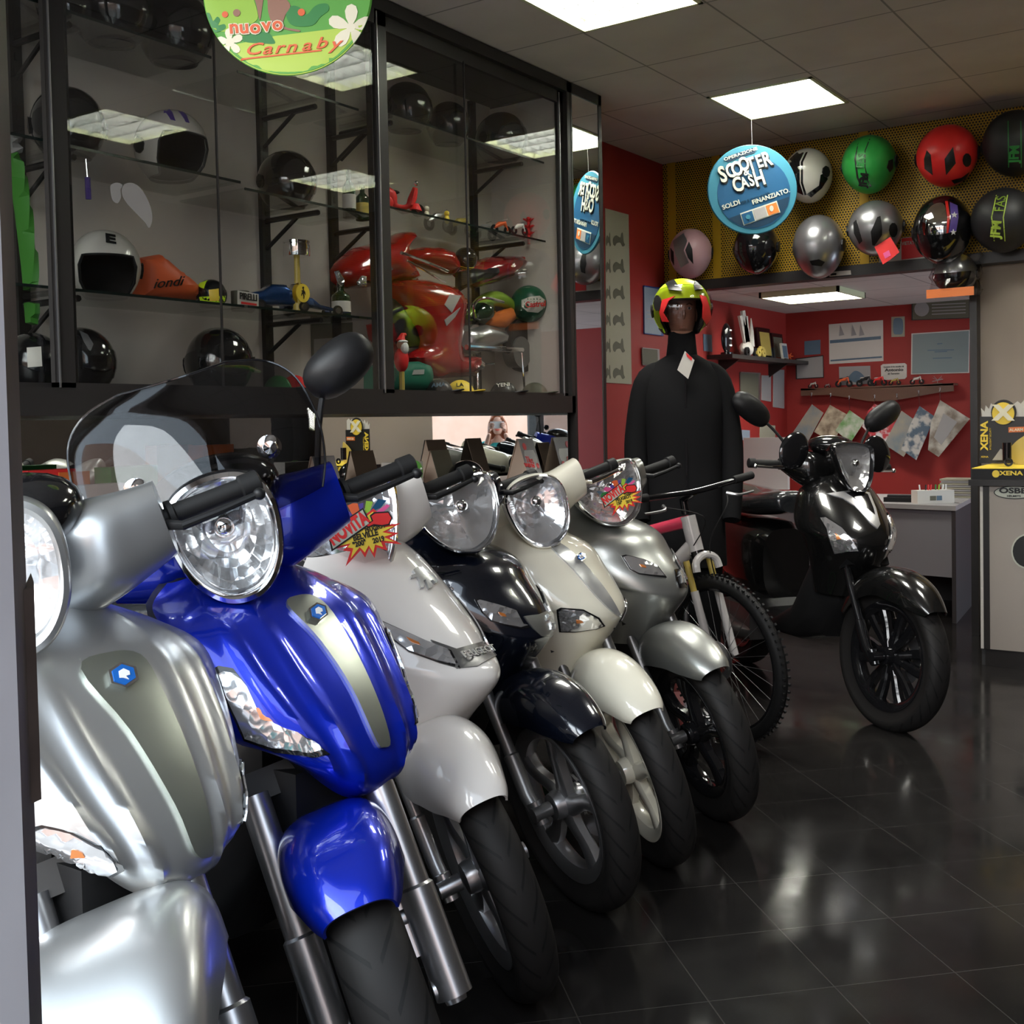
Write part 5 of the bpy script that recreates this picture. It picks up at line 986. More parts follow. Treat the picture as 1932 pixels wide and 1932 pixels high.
c.patch('alarm_label',[(1903,806),(1935,805),(1935,815),(1903,816)],'orange',t,.004,8); text_on(c,'ALARM',1918,811,6,1,'sign_cream',t,.008,1.0,.02)
lc('grey_mount',[(1873,868),(1888,847),(1900,852),(1910,868)],DY-.06,'paper_grey',.01); g=G().lathe([(0,0),(.022,0),(.022,.09),(0,.09)],18,Matrix.Translation(iv@ppy(1900,868,DY-.12))); g.ob('lock_cylinder','black_gloss',t); g=G().lathe([(.012,-.004),(.022,-.004),(.022,.004),(.012,.004)],18,Matrix.Translation(iv@ppy(1903,872,DY-.16))@Matrix.Rotation(PI/2,4,'X')); g.ob('lock_ring','black_gloss',t)
lc('brake_disc_sample',[(1905,850),(1915,835),(1930,824),(1940,822),(1940,872),(1912,872)],DY-.03,'gold',.004,True)
cfr=Cast([TRAY],iv); text_on(cfr,'XENA',1908,893,9,0,'sign_yellow',t,.004,1.35,.04)
cfr.patch('round_logo',rng(1879,894,7,7,16),'sign_yellow',t,.003,5)
# ================= THINGS IN THE SHOWCASE AND NICHE =================
def cell(x,y,d=-3.34): return ppx(x,y,d)
def chel(label,cx,cy,r,m,z=None,yaw=0,d=-3.34,**k):
    p=cell(cx,cy,d); s_=(p-CAM).length/2150; rr=r*s_; 
    if z is not None: p.z=z+rr*.80
    return helmet(label,p,(rr*.92,rr*1.05,rr),m,yaw=yaw,**k)
Z1,Z2,Z3=1.757,2.207,2.627; ZB=1.442
chel('dark jet helmet with pale lettering on the upper left glass shelf',128,220,66,'helmet_black',Z2,yaw=60)
t,sh,SN=chel('white open helmet with two dark blue stripes on the glass shelf',322,262,66,'helmet_white',Z2,yaw=82,open_=True,visor=None)
c=hcast(t,sh); c.patch('stripe',[(303,203),(314,198),(325,212),(331,228),(322,226),(315,215)],'sign_purple',t,.002,8); c.patch('stripe',[(332,205),(343,205),(352,218),(357,232),(350,230),(343,218)],'sign_purple',t,.002,8)
t,sh,SN=chel('white open helmet lettered E on the middle glass shelf',198,490,66,'helmet_white',Z1,yaw=60,open_=True,visor=None); c=hcast(t,sh); text_on(c,'E',208,452,26,-10,'matt_black',t,.003,1.2,.05)
chel('black helmet with silver stripe on the showcase floor, centre of the left door',414,680,66,'helmet_black',ZB,yaw=40)
t,sh,SN=chel('glossy black full face helmet on the showcase floor beside the left frame',150,680,62,'helmet_black',ZB,yaw=100); c=hcast(t,sh); c.patch('silver_flash',[(150,625),(165,632),(176,650),(170,665),(158,645)],'helmet_silver',t,.003,8)
t,sh,SN=chel('black helmet with a small white card, lowest at the far left of the showcase',62,675,55,'helmet_black',ZB,yaw=70); c=hcast(t,sh); c.patch('white_card',[(51,657),(77,655),(79,691),(53,693)],'paper',t,.004,8)
chel('black helmet on the shelf above the piston trophy',540,300,56,'helmet_black',2.187,yaw=70)
for lab,x,y,r in (('dark helmet on the top shelf behind the left frame, leftmost',120,20,46),('dark helmet on the top shelf left of the green sign',210,45,70),('dark helmet on the top shelf partly behind the green sign',330,60,66)): chel(lab,x,y,r,'helmet_black',Z3,yaw=80)
chel('dark helmet on the top shelf just right of the middle frame',765,185,48,'helmet_black',2.64,yaw=80); chel('dark helmet at the right end of the top shelf',945,235,48,'helmet_black',2.64,yaw=80)
chel('black helmet with a white wing flash on the right top shelf',845,210,42,'helmet_black',2.64,yaw=60)
def onz(x,y,z,d=-3.34): p=ppx(x,y,d); return Vector((d,p.y,z))
def cth(name,label,cat,x,y,z,d=-3.34,yaw=90): return thing(name,label,cat,onz(x,y,z,d),R_(yaw))   # local -y faces the room after a 90 degree turn
# red nose cover lettered ondi
def puff(g,P,d,bulge,th=.02,st=7,invm=None):
    V,F=cdt(P,st); n=len(V)
    def ed(x,y):
        m=1e9
        for i in range(len(P)):
            a=P[i];b=P[i-1]; L=(b[0]-a[0])**2+(b[1]-a[1])**2; u=max(0,min(1,((x-a[0])*(b[0]-a[0])+(y-a[1])*(b[1]-a[1]))/max(L,1e-9))); m=min(m,math.dist((x,y),(a[0]+u*(b[0]-a[0]),a[1]+u*(b[1]-a[1]))))
        return m
    mxd=max(ed(x,y) for x,y in V) or 1
    base=[ppx(x,y,d) for x,y in V]; top=[p+Vector((bulge*math.sqrt(max(0,1-(1-min(1,ed(x,y)/mxd))**2)),0,0)) for p,(x,y) in zip(base,V)]; bot=[p-Vector((th,0,0)) for p in base]
    E_={}
    for f in F:
        for i in range(len(f)): E_[(f[i],f[(i+1)%len(f)])]=1
    fs=list(F)+[tuple(i+n for i in reversed(f)) for f in F]+[(a,b,b+n,a+n) for (a,b) in E_ if (b,a) not in E_]
    if invm: top=[invm@p for p in top]; bot=[invm@p for p in bot]
    return g.add(top+bot,fs)
def pthing(name,label,cat,at): t=thing(name,label,cat,at); return t,Matrix.Translation(Vector(at)).inverted()
t,iv=pthing('cloth_cap','orange red cloth cap lettered in script beside the white E helmet','cap',cell(320,565,-3.4)); o=puff(G(),[(262,487),(300,480),(325,500),(350,520),(370,535),(370,566),(300,562),(262,560)],-3.38,.06,.05,8,iv).ob('cap_cloth','sign_orange',t); c=Cast([o],iv); text_on(c,'iondi',315,533,16,6,'matt_black',t,.004,1.3,.0,shear=.4)
t,sh,SN=chel('miniature yellow and black helmet on the middle shelf',398,548,29,'helmet_black',Z1,yaw=80); c=hcast(t,sh); c.patch('yellow_panel',[(372,540),(380,528),(393,524),(388,535),(385,545)],'neon',t,.002,6); c.patch('yellow_panel',[(376,560),(425,558),(423,570),(380,572)],'neon',t,.002,6); c.patch('front_mark',[(394,547),(412,545),(413,567),(396,568)],'sign_yellow',t,.003,6)
t=cth('metal_mug','brown metal mug beside the miniature yellow helmet','mug',453,555,Z1); g=G().lathe([(0,0),(.035,0),(.035,.075),(.031,.075),(.031,.01),(0,.01)],24); g.ob('mug_body','drab',t); g=G().tube([(.034,0,.06),(.06,0,.05),(.06,0,.03),(.034,0,.015)],.005,8,smoothn=12); g.ob('mug_handle','drab',t)
t,iv=pthing('name_tag','white tag reading PIRELLI in front of the metal mug','tag',cell(470,563,-3.2)); o=lf(t,iv,'tag_card',[(448,548),(487,555),(487,578),(448,574)],'x',-3.2,'paper',0,.003); lf(t,iv,'red_bar',[(455,569),(484,573),(484,577),(455,573)],'x',-3.2,'sign_red',.004,.001); c=Cast([o],iv); text_on(c,'PIRELLI',467,561,10,-8,'sign_black',t,.005,.8,.02)
# model cars
def mcar(label,x,y,z,m,L=.26,f1=False,name='model_car'):
    t=cth(name,label,'model car',x,y,z,-3.3,yaw=70)
    g=G(); rs=[]
    if not f1: prof=((-.5,.10,.16,.12),(-.46,.16,.19,.16),(-.25,.19,.2,.18),(-.12,.24,.18,.25),(.08,.25,.17,.25),(.2,.2,.19,.17),(.42,.17,.19,.13),(.5,.13,.15,.08))
    else: prof=((-.5,.14,.10,.08),(-.3,.2,.12,.14),(-.05,.2,.13,.12),(.1,.14,.07,.06),(.45,.10,.03,.03),(.5,.08,.02,.02))
    for a,zc,hw,hh in prof: rs.append([Vector((a*L+0,p*L,(zc)*L+q*L*.6)) for p,q in superring(0,0,hw,hh,3,20)])
    g.rings(rs); g.ob('car_body',m,t)
    for sx in (-.32,.32):
        for sy in (-.19,.19): G().lathe([(.03,-.02),(.075,-.02),(.08,0),(.075,.02),(.03,.02)],18,Matrix.Scale(L,4)@Matrix.Translation((sx,sy,.08))@Matrix.Rotation(PI/2,4,'X')).ob('wheel','rubber',t); G().lathe([(0,-.022),(.045,-.022),(.045,.022),(0,.022)],14,Matrix.Scale(L,4)@Matrix.Translation((sx,sy,.08))@Matrix.Rotation(PI/2,4,'X')).ob('hubcap','chrome',t)
    if f1: g=G(); g.box((-.47*L,0,.3*L),(.1*L,.34*L,.02*L)); g.box((.5*L,0,.06*L),(.1*L,.36*L,.015*L)); g.ob('wing',m,t,smooth=False)
    else: g=G(); g.box((-.02*L,0,.33*L),(.3*L,.3*L,.1*L),None,.8); g.ob('window_glass','black_gloss',t,smooth=False)
    return t
mat('metal_blue',(.01,.06,.20),.25,.6,1); mcar('blue metallic model sports car on the middle shelf',522,565,Z1,'metal_blue',.28); mcar('blue model racing car with chrome wheels beside the piston trophy',590,575,Z1,'metal_blue',.27,True)
# piston trophy
t=cth('piston_trophy','upright piston and connecting rod with a yellow horse badge','trophy',562,560,Z1,-3.24)
G().lathe([(0,0),(.05,0),(.052,.005),(.052,.045),(.048,.046),(.048,.05),(.052,.051),(.052,.06),(0,.062)],32,Matrix.Translation((0,0,.22))).ob('piston','chrome',t)
g=G(); g.tube([(0,0,0),(0,0,.07),(0,0,.13),(0,0,.21),(0,0,.235)],[.02,.018,.012,.011,.014],12); g.ob('connecting_rod','gold',t); G().lathe([(0,-.012),(.042,-.012),(.042,.012),(0,.012)],32,Matrix.Translation((0,0,.075))@Matrix.Rotation(PI/2,4,'X')).ob('rod_end','chrome',t)
b=G().lathe([(0,0),(.036,0),(.036,.004),(0,.004)],32,Matrix.Translation((0,-.026,.075))@Matrix.Rotation(PI/2,4,'X')).ob('yellow_badge','sign_yellow',t)
H_=[(-.2,.9),(.05,1),(.25,.8),(.1,.7),(.12,.45),(.45,.2),(.5,-.3),(.35,-.2),(.25,-.05),(.1,-.1),(.25,-.5),(.1,-.9),(-.05,-.85),(0,-.5),(-.15,-.15),(-.35,-.2),(-.5,-.5),(-.6,-.35),(-.4,0),(-.25,.15),(-.5,.3),(-.3,.4),(-.15,.35),(-.1,.6),(-.25,.7)]
G().prism([(x*.022,-.0305,.075+z*.026) for x,z in H_],(0,-.001,0)).ob('horse_mark','matt_black',b,smooth=False)
# bottles, toy scooter, toys
def bottle(label,x,y,z,r,h,m,cap='black_gloss',lab_='paper',d=-3.3):
    t=cth('bottle',label,'bottle',x,y,z,d); G().lathe([(0,0),(r,0),(r,h*.6),(r*.9,h*.66),(r*.36,h*.78),(r*.33,h*.9),(0,h*.9)],24).ob('bottle_body',m,t); G().lathe([(r*.4,h*.88),(r*.4,h),(0,h)],16).ob('bottle_cap',cap,t); G().lathe([(r*1.02,h*.18),(r*1.02,h*.48)],24).ob('bottle_label',lab_,t); return t
mat('bottle_green',(.01,.03,.012),.1,0,.8)
bottle('tall dark bottle with a black cap on the middle shelf',659,385,2.187,.028,.2,'bottle_green'); bottle('shorter dark bottle behind the middle frame',684,388,2.187,.03,.15,'bottle_green',lab_='gold'); bottle('square shouldered green bottle with a white label beside the red fairing',644,588,Z1,.04,.15,'bottle_green')
t=cth('toy_scooter','red toy scooter on the glass shelf right of the middle frame','model scooter',755,385,2.237,-3.3,yaw=50)
g=G(); g.tube([(-.1,0,.05),(-.09,0,.09),(-.04,0,.10),(-.02,0,.05),(.03,0,.045),(.055,0,.08),(.07,0,.13)],[.02,.03,.025,.012,.012,.02,.012],12,smoothn=20); g.sphere((-.07,0,.065),(.045,.028,.035),14,10); g.box((.058,0,.085),(.01,.06,.075),Matrix.Rotation(.25,3,'Y')); g.tube([(.07,0,.03),(.075,0,.06)],[.03,.012],10); g.ob('scooter_body','sign_red',t); G().sphere((-.045,0,.108),(.045,.018,.012),12,8).ob('seat','matt_black',t)
for x in (-.085,.08): G().lathe([(.01,-.01),(.026,-.01),(.03,0),(.026,.01),(.01,.01)],18,Matrix.Translation((x,0,.03))@Matrix.Rotation(PI/2,4,'X')).ob('wheel','rubber',t)
G().tube([(.06,-.04,.145),(.06,.04,.145)],.004,8).ob('handlebar','chrome',t); G().sphere((.075,0,.15),.012,10,8).ob('headlamp','chrome',t)
for lab,x,y,m_,nm,cat in (('small pale yellow toy figure beside the red toy scooter',805,395,'sign_cream','toy_figure','figure'),('small yellow toy figure with black legs, right of the pale one',843,400,'sign_yellow','toy_figure','figure')):
    t=cth(nm,lab,cat,x,y,2.237,-3.26); G().sphere((0,0,.022),(.014,.012,.02),12,8).ob('figure_body',m_,t); G().sphere((0,0,.05),.013,12,8).ob('figure_head',m_,t)
def tiny(label,x,y,z,m1,m2,d=-3.3,k=1):
    t=cth('model_motorbike',label,'model',x,y,z,d,yaw=75)
    for s_ in (-1,1): G().lathe([(.010*k,-.004*k),(.018*k,-.004*k),(.021*k,0),(.018*k,.004*k),(.010*k,.004*k)],18,Matrix.Translation((s_*.035*k,0,.021*k))@Matrix.Rotation(PI/2,4,'X')).ob('wheel','rubber',t)
    G().tube([(-.035*k,0,.03*k),(-.01*k,0,.045*k),(.02*k,0,.052*k),(.036*k,0,.022*k)],[.006*k,.011*k,.009*k,.004*k],8).ob('bike_body',m1,t); G().tube([(.022*k,-.015*k,.066*k),(.022*k,.015*k,.066*k)],.002*k,6).ob('handlebar',m2,t)
tiny('grey model motorbike behind the yellow toy figures',826,378,2.237,'alu','chrome',-3.42,1.6); tiny('model motorbike with gold stripes on the right glass shelf',868,377,2.237,'gold','chrome',-3.42,1.6); tiny('small orange model motorbike left of the red star ornament',945,415,2.237,'sign_orange','white',-3.25,1.2); tiny('dark model motorbike near the right upright',913,392,2.237,'paper_grey','chrome',-3.4,1.4)
t=cth('star_ornament','dark red many pointed star ornament at the end of the glass shelf','ornament',997,420,2.237,-3.3); g=G()
for k in range(8):
    for zz in (.05,.085,.12): a=k*PI/4+zz*9; g.tube([(0,0,zz),(.032*math.cos(a),.032*math.sin(a),zz+.012)],[.009,.001],6)
g.tube([(0,0,0),(0,0,.14)],.008,8); g.ob('star_spikes','sign_red',t)
t=cth('round_tin','round pink and clear box at the very end of the glass shelf','box',1015,435,2.237,-3.28); G().lathe([(0,-.02),(.045,-.02),(.045,.02),(0,.02)],32,Matrix.Translation((0,0,.045))@Matrix.Rotation(PI/2,4,'X')).ob('clear_box','clear_plastic',t); G().box((0,-.003,.045),(.035,.012,.04)).ob('pink_content','sign_red',t,smooth=False)
tiny('tiny white motorbike below the red star ornament',980,432,2.237,'white','alu',-3.18,1.0)
# red motorbike fairing
mat('fairing_red',(.28,.008,.008),.2,0,1); t,iv=pthing('motorbike_fairing','large red racing motorbike fairing filling the lower right of the showcase','fairing',(-3.36,ppx(800,720,-3.36).y,1.46))
def pf(name,P,d,b,m_,th=.03,par=None): return puff(G(),P,d,b,th,9,iv).ob(name,m_,par or t,sharp=60)
pf('nose_fairing',[(632,509),(643,492),(672,468),(729,452),(757,438),(770,436),(779,442),(777,452),(762,468),(761,488),(791,529),(734,534),(693,543),(652,544),(634,529)],-3.34,.10,'fairing_red')
pf('side_fairing',[(734,532),(770,527),(811,529),(857,541),(880,566),(875,602),(868,648),(871,672),(905,672),(902,709),(825,714),(795,700),(766,675),(800,655),(793,625),(766,579),(738,548)],-3.30,.07,'fairing_red')
pf('radiator_cover',[(735,548),(766,579),(793,625),(800,655),(766,657),(745,640),(735,600)],-3.34,.03,'matt_black')
pf('tank_cover',[(777,472),(795,466),(820,466),(845,472),(855,493),(862,512),(850,520),(800,505),(770,495)],-3.33,.08,'fairing_red')
pf('tail_fairing',[(862,517),(896,495),(923,485),(960,482),(994,485),(985,505),(962,527),(898,543),(880,535)],-3.34,.07,'fairing_red')
pf('seat_pad',[(868,513),(900,506),(934,503),(940,513),(925,527),(893,534),(868,550)],-3.30,.06,'matt_black')
pf('lower_belly',[(700,612),(730,600),(735,640),(766,675),(750,680),(705,640)],-3.35,.05,'fairing_red')
for P in ([(634,512),(640,510),(650,528),(646,540),(640,533)],[(676,532),(684,520),(692,522),(692,540),(680,540)],[(729,505),(742,488),(747,486),(742,508),(734,518)]): pf('headlamp_glass',P,-3.245,.01,'lens_clear',.01)
cc_=Cast([o_ for o_ in t.children],iv); cc_.patch('white_sticker',[(838,575),(848,556),(869,558),(852,590)],'paper_grey',t,.003,8); cc_.patch('white_sticker',[(838,604),(868,580),(858,598),(842,615)],'paper_grey',t,.003,8)
g=G(); g.tube([iv@ppx(757,477,-3.2),iv@ppx(800,493,-3.2),iv@ppx(845,512,-3.2)],.008,8); g.tube([iv@ppx(768,492,-3.2),iv@ppx(805,512,-3.2),iv@ppx(840,533,-3.2)],.006,8); g.ob('frame_tube','chrome',t)
for g_ in (): pass
t,sh,SN=helmet('small black and yellow helmet resting on the seat of the red fairing',Vector((-3.27,ppx(878,490,-3.27).y,ppx(878,490,-3.27).z)),(.055,.06,.058),'helmet_black',yaw=70); c=hcast(t,sh); c.patch('yellow_chin',[(862,500),(880,505),(899,503),(898,510),(880,514),(865,511)],'sign_yellow',t,.003,6)
# ball
p=ppx(998,573,-3.3); t=thing('football','green and white football lettered Castrol beside the red fairing','ball',p); r_=34*(p-CAM).length/2150
o=G().sphere((0,0,0),r_,36,24).ob('ball_cover','sign_dkgreen',t); o.data.materials[0]=mat('ball_green',(.012,.09,.045),.35); c=Cast([o],Matrix.Translation(p).inverted())
c.patch('white_panel',[(984,566),(1000,560),(1018,558),(1028,566),(1028,580),(1015,590),(995,588),(984,578)],'helmet_white',t,.001,6); c.patch('white_panel',[(975,534),(990,533),(1005,536),(1000,542),(985,543)],'helmet_white',t,.001,6); text_on(c,'Castrol',1010,574,10,4,'sign_red',t,.003,.95,.03); c.patch('round_logo',rng(993,577,5,5),'ball_green',t,.002,5)
# display motor
t,iv=pthing('display_engine','cutaway chrome and green engine with a black wheel under the ball','engine',(-3.36,ppx(930,735,-3.36).y,ZB))
def at_(x,y,d=-3.36): return iv@ppx(x,y,d)
k_=(ppx(930,640,-3.36)-CAM).length/2150
for (x,y,r,m_,th,nm) in ((985,650,52,'rubber',.05,'rear_wheel'),(975,665,30,'dark_alu',.07,'wheel_hub'),(890,640,26,'alu',.06,'crankcase')): G().lathe([(0,-th/2),(r*k_,-th/2),(r*k_*1.04,0),(r*k_,th/2),(0,th/2)],40,Matrix.Translation(at_(x,y))@Matrix.Rotation(PI/2,4,'Y')).ob(nm,m_,t)
mat('lime_enamel',(.25,.40,.04),.3,0,.6)
g=G(); g.tube([at_(885,600),at_(905,575),at_(935,563),at_(965,578),at_(975,600)],[.02,.035,.04,.03,.02],12,smoothn=20); g.ob('green_mudguard','lime_enamel',t)
pf2=lambda nm,P,d,b,m_: puff(G(),P,d,b,.03,9,iv).ob(nm,m_,t,sharp=60)
pf2('orange_panel',[(925,595),(965,580),(975,600),(955,618),(925,612)],-3.34,.03,'orange'); pf2('gear_case',[(880,625),(915,612),(955,625),(958,645),(905,665),(880,655)],-3.32,.05,'alu'); pf2('cylinder',[(900,572),(925,568),(930,595),(915,612),(893,600)],-3.33,.05,'bottle_green')
g=G(); g.tube([at_(897,600,-3.28),at_(895,575,-3.28),at_(915,562,-3.28),at_(950,570,-3.28)],.007,8,smoothn=16); g.tube([at_(880,655,-3.27),at_(935,658,-3.27),at_(985,660,-3.27)],.014,8); g.tube([at_(985,665,-3.27),at_(990,735,-3.27)],.006,8); g.tube([at_(902,690,-3.27),at_(902,735,-3.27)],.006,8); g.ob('chrome_stand','chrome',t)
t,iv=pthing('small_piston','small chrome piston and rod held out in front of the display engine','piston',ppx(905,688,-3.22)); G().lathe([(0,-.014),(.022,-.014),(.022,.014),(0,.014)],20,Matrix.Rotation(1.2,4,'X')).ob('piston_head','chrome',t); q=iv@ppx(932,686,-3.22); G().tube([(0,0,0),q],.005,8).ob('rod','chrome',t)
# santa, caps, box
t=cth('santa_figure','small Santa figure in front of the black panel of the red fairing','figure',757,665,1.6,-3.2); 
G().sphere((0,0,-.01),(.035,.03,.055),14,10).ob('figure_body','sign_red',t); G().sphere((0,-.006,.055),(.024,.024,.024),12,8).ob('head','skin_tan',t); g=G(); g.sphere((0,-.02,.04),(.022,.015,.028),10,8); g.sphere((0,-.012,.068),(.024,.02,.008),10,6); g.ob('beard','white',t); G().tube([(0,0,.07),(.012,0,.10),(.03,0,.10)],[.022,.010,.008],8).ob('red_hat','sign_red',t); G().tube([(0,0,-.16),(0,0,-.06)],.012,8).ob('figure_stand','gold',t)
t,iv=pthing('green_box','dark green cardboard box with a small label on the showcase floor','box',(-3.3,ppx(775,735,-3.3).y,ZB)); mat('box_green',(.01,.13,.08),.5); o=puff(G(),[(735,690),(765,683),(790,682),(812,690),(818,710),(810,737),(735,737)],-3.26,.03,.15,9,iv).ob('box_body','box_green',t); c=Cast([o],iv); c.patch('box_label',[(780,698),(800,697),(799,706),(777,707)],'paper_grey',t,.003,6)
def cap(label,x,y,m_,w_=24,h_=11,txt=None,tm='paper',d=-3.2):
    t,iv=pthing('baseball_cap',label,'cap',Vector((d,ppx(x,y,d).y,ZB)));p=ppx(x,y,d); k=(p-CAM).length/2150; g=G(); rs=[]
    for j in range(9): a=PI/2*j/8; rs.append([Vector((.075*math.cos(a)*math.sin(2*PI*i/24),w_*k*math.cos(a)*math.cos(2*PI*i/24),.07*math.sin(a))) for i in range(24)])
    o=g.rings(rs).ob('cap_crown',m_,t); g=G(); P=[]
    for i in range(13): a=-PI/2+PI*i/12; P.append((.05+.09*math.cos(a),w_*k*.85*math.sin(a),.006+.012*math.cos(a)))
    g.prism(P,(0,0,.004)); g.ob('cap_peak',m_,t)
    if txt: c=Cast([o],iv); text_on(c,txt,x,y,9,5,tm,t,.003,1,.02)
cap('dark cap with blue lettering between the green box and the yellow cap',828,727,'matt_black',18,txt='AMA',tm='steel_blue'); cap('yellow cap on the showcase floor',868,727,'sign_yellow',22,txt='LA',tm='matt_black'); cap('black and red cap lettered YENI on the showcase floor',950,727,'matt_black',22,txt='YENI'); cap('dark cap at the right end of the showcase floor',1008,728,'drab',20)
cap('green patterned cap on the showcase floor left of the mirror',524,722,'sign_dkgreen',17,d=-3.3); cap('red cap beside the green patterned one',556,728,'sign_red',18,d=-3.25)
t,iv,o=poster('photo_print','dark photograph pinned low on the back panel above the blue scooter mirror','photo',[(586,612),(664,608),(664,690),(588,700)],'x',XB+.004,'drab'); lf(t,iv,'photo_image',[(592,640),(655,635),(655,680),(592,690)],'x',XB+.004,'paper_grey',.006,.001)
# green hanging sleeve at far left
t,iv=pthing('green_jacket','bright green garment hanging behind the far left glass','jacket',cell(40,420,-3.3)); puff(G(),[(23,285),(34,288),(45,320),(58,400),(68,480),(72,520),(66,548),(54,546),(50,500),(38,400),(25,310)],-3.28,.03,.03,9,iv).ob('green_fabric','lime_dark',t).data.materials[0]=mat('vivid_green',(.04,.20,.02),.6)
puff(G(),[(20,250),(34,270),(42,288),(25,288)],-3.27,.03,.03,9,iv).ob('clear_wrapping','paper_grey',t); puff(G(),[(55,570),(74,572),(72,612),(58,608)],-3.28,.02,.03,9,iv).ob('green_hem','vivid_green',t)
# key fob hanging from the shelf
t,iv=pthing('key_fob','purple key fob hanging under the upper left glass shelf','key fob',ppx(165,330,-3.16)); g=G().tube([iv@ppx(162,300,-3.16),iv@ppx(165,335,-3.16)],.002,6); g.ob('fob_ring','chrome',t); g=G().tube([iv@ppx(165,335,-3.16),iv@ppx(167,376,-3.16)],.009,8); g.ob('fob_tag','sign_purple',t)
# parrot like white sticker on the glass
t,iv=pthing('glass_sticker','white worn sticker of a toucan head on the left glass door','sticker',ppx(250,380,XF+.001))
for P in ([(208,352),(214,346),(224,345),(231,350),(227,358),(228,372),(222,383),(214,380),(210,370)],[(233,349),(247,345),(262,352),(276,372),(285,395),(287,415),(281,430),(274,420),(262,408),(250,395),(238,382),(230,365)]): lf(t,iv,'sticker_shape',P,'x',XF+.0,'paper_grey',.001,.0006,True)
mat('counter_top_n',(.02,.02,.02),.3)
# ---- niche: calendars and boxes on the counter ----
NZ=.987
def tent(label,x,y,w_,h_,m1,m2,d=-3.25,txt=None,yaw=95):
    t=thing('desk_calendar',label,'calendar',onz(x,y,NZ,d),R_(yaw)); b=h_*.32
    for s_ in (-1,1):
        g=G(); g.prism([(-w_/2,s_*b,0),(w_/2,s_*b,0),(w_/2,s_*.004,h_),(-w_/2,s_*.004,h_)],(0,.003,0)); o=g.ob('calendar_sheet',m2 if s_<0 else m1,t,smooth=False)
        if s_<0: fr=o
    G().prism([(-w_/2+.006,-b,.001),(-w_/2+.006,b,.001),(-w_/2+.006,0,h_)],(.002,0,0)).ob('cardboard_side',m1,t,smooth=False)
    return t,fr
mat('cardboard',(.80,.62,.48),.7)
t,fr=tent('calendar with a round white Christmas picture in the mirror niche',992,930,.15,.24,'cardboard','paper_grey')
def disc2(t,b_,h_,x,z,r,m_,off=.002,sx=1):
    al=math.atan2(b_,h_); g=G(); P=[(x+sx*r*math.cos(k*PI/10),0,z+r*math.sin(k*PI/10)) for k in range(20)]
    g.prism([(px_,-(b_*(1-pz/h_))-off,pz) for px_,_,pz in P],(0,-.001,0)); return g.ob('printed_shape',m_,t,smooth=False)
disc2(t,.0768,.24,.0,.14,.062,'white'); disc2(t,.0768,.24,-.035,.20,.018,'sign_red',.004); disc2(t,.0768,.24,.045,.10,.014,'sign_red',.004)
c=Cast([o_ for o_ in t.children if o_.name.startswith('printed_shape')],(Matrix.Translation(t.location)@Matrix.Rotation(R_(95),4,'Z')).inverted())
for w_,yy in (('The',868),('world',877),('around us',886)): text_on(c,w_,998,yy,6,-5,'sign_red',t,.003,1,.02)
t,fr=tent('second grey calendar standing behind the round bottle in the mirror niche',830,915,.15,.20,'cardboard','drab',-3.3)
t,fr=tent('calendar tent half hidden behind the blue scooter mirror stem',610,915,.14,.20,'cardboard','paper_grey',-3.3)
def gbox(label,x,y,w_,h_,m1,d=-3.22,smile=True,yaw=95):
    t=thing('product_box',label,'box',onz(x,y,NZ,d),R_(yaw)); G().bb((-w_/2,-.04,0),(w_/2,.04,h_)).ob('box_body',m1,t,smooth=False)
    if smile:
        b=G().sphere((.03,-.045,h_*.72),(.055,.02,.05),18,12).ob('green_face','sign_mid',t)
        for s_ in (-1,1): G().sphere((.03+s_*.018,-.066,h_*.80),.005,8,6).ob('eye','white',t)
        G().tube([(.005,-.064,h_*.66),(.03,-.068,h_*.60),(.055,-.064,h_*.67)],.004,6,smoothn=8).ob('smile','matt_black',t)
    return t
gbox('cardboard box with a smiling green round face, beside the third scooter grip',760,905,.20,.16,'paper'); gbox('pale box with green curve behind the silver scooter mirror dash',175,935,.22,.15,'paper',-3.15,False)
t=gbox('red and orange box at the far left of the niche',85,930,.18,.20,'sign_red',-3.3,False); G().bb((.02,-.045,0),(.14,-.041,.19)).ob('orange_side','orange',t,smooth=False)
t=thing('visor_bag','clear wrapped dark visor in the mirror niche','visor',onz(880,915,NZ,-3.2),R_(95)); G().sphere((0,0,.075),(.10,.08,.075),20,12).ob('wrapped_visor','black_gloss',t)
t=gbox('tall orange brown box behind the blue scooter windscreen',400,900,.16,.26,'orange',-3.42,False); t=gbox('dark box beside the tall orange brown one',470,900,.14,.24,'drab',-3.42,False)
t=gbox('dark green box behind the left part of the windscreen',240,925,.2,.2,'sign_dkgreen',-3.25,False)
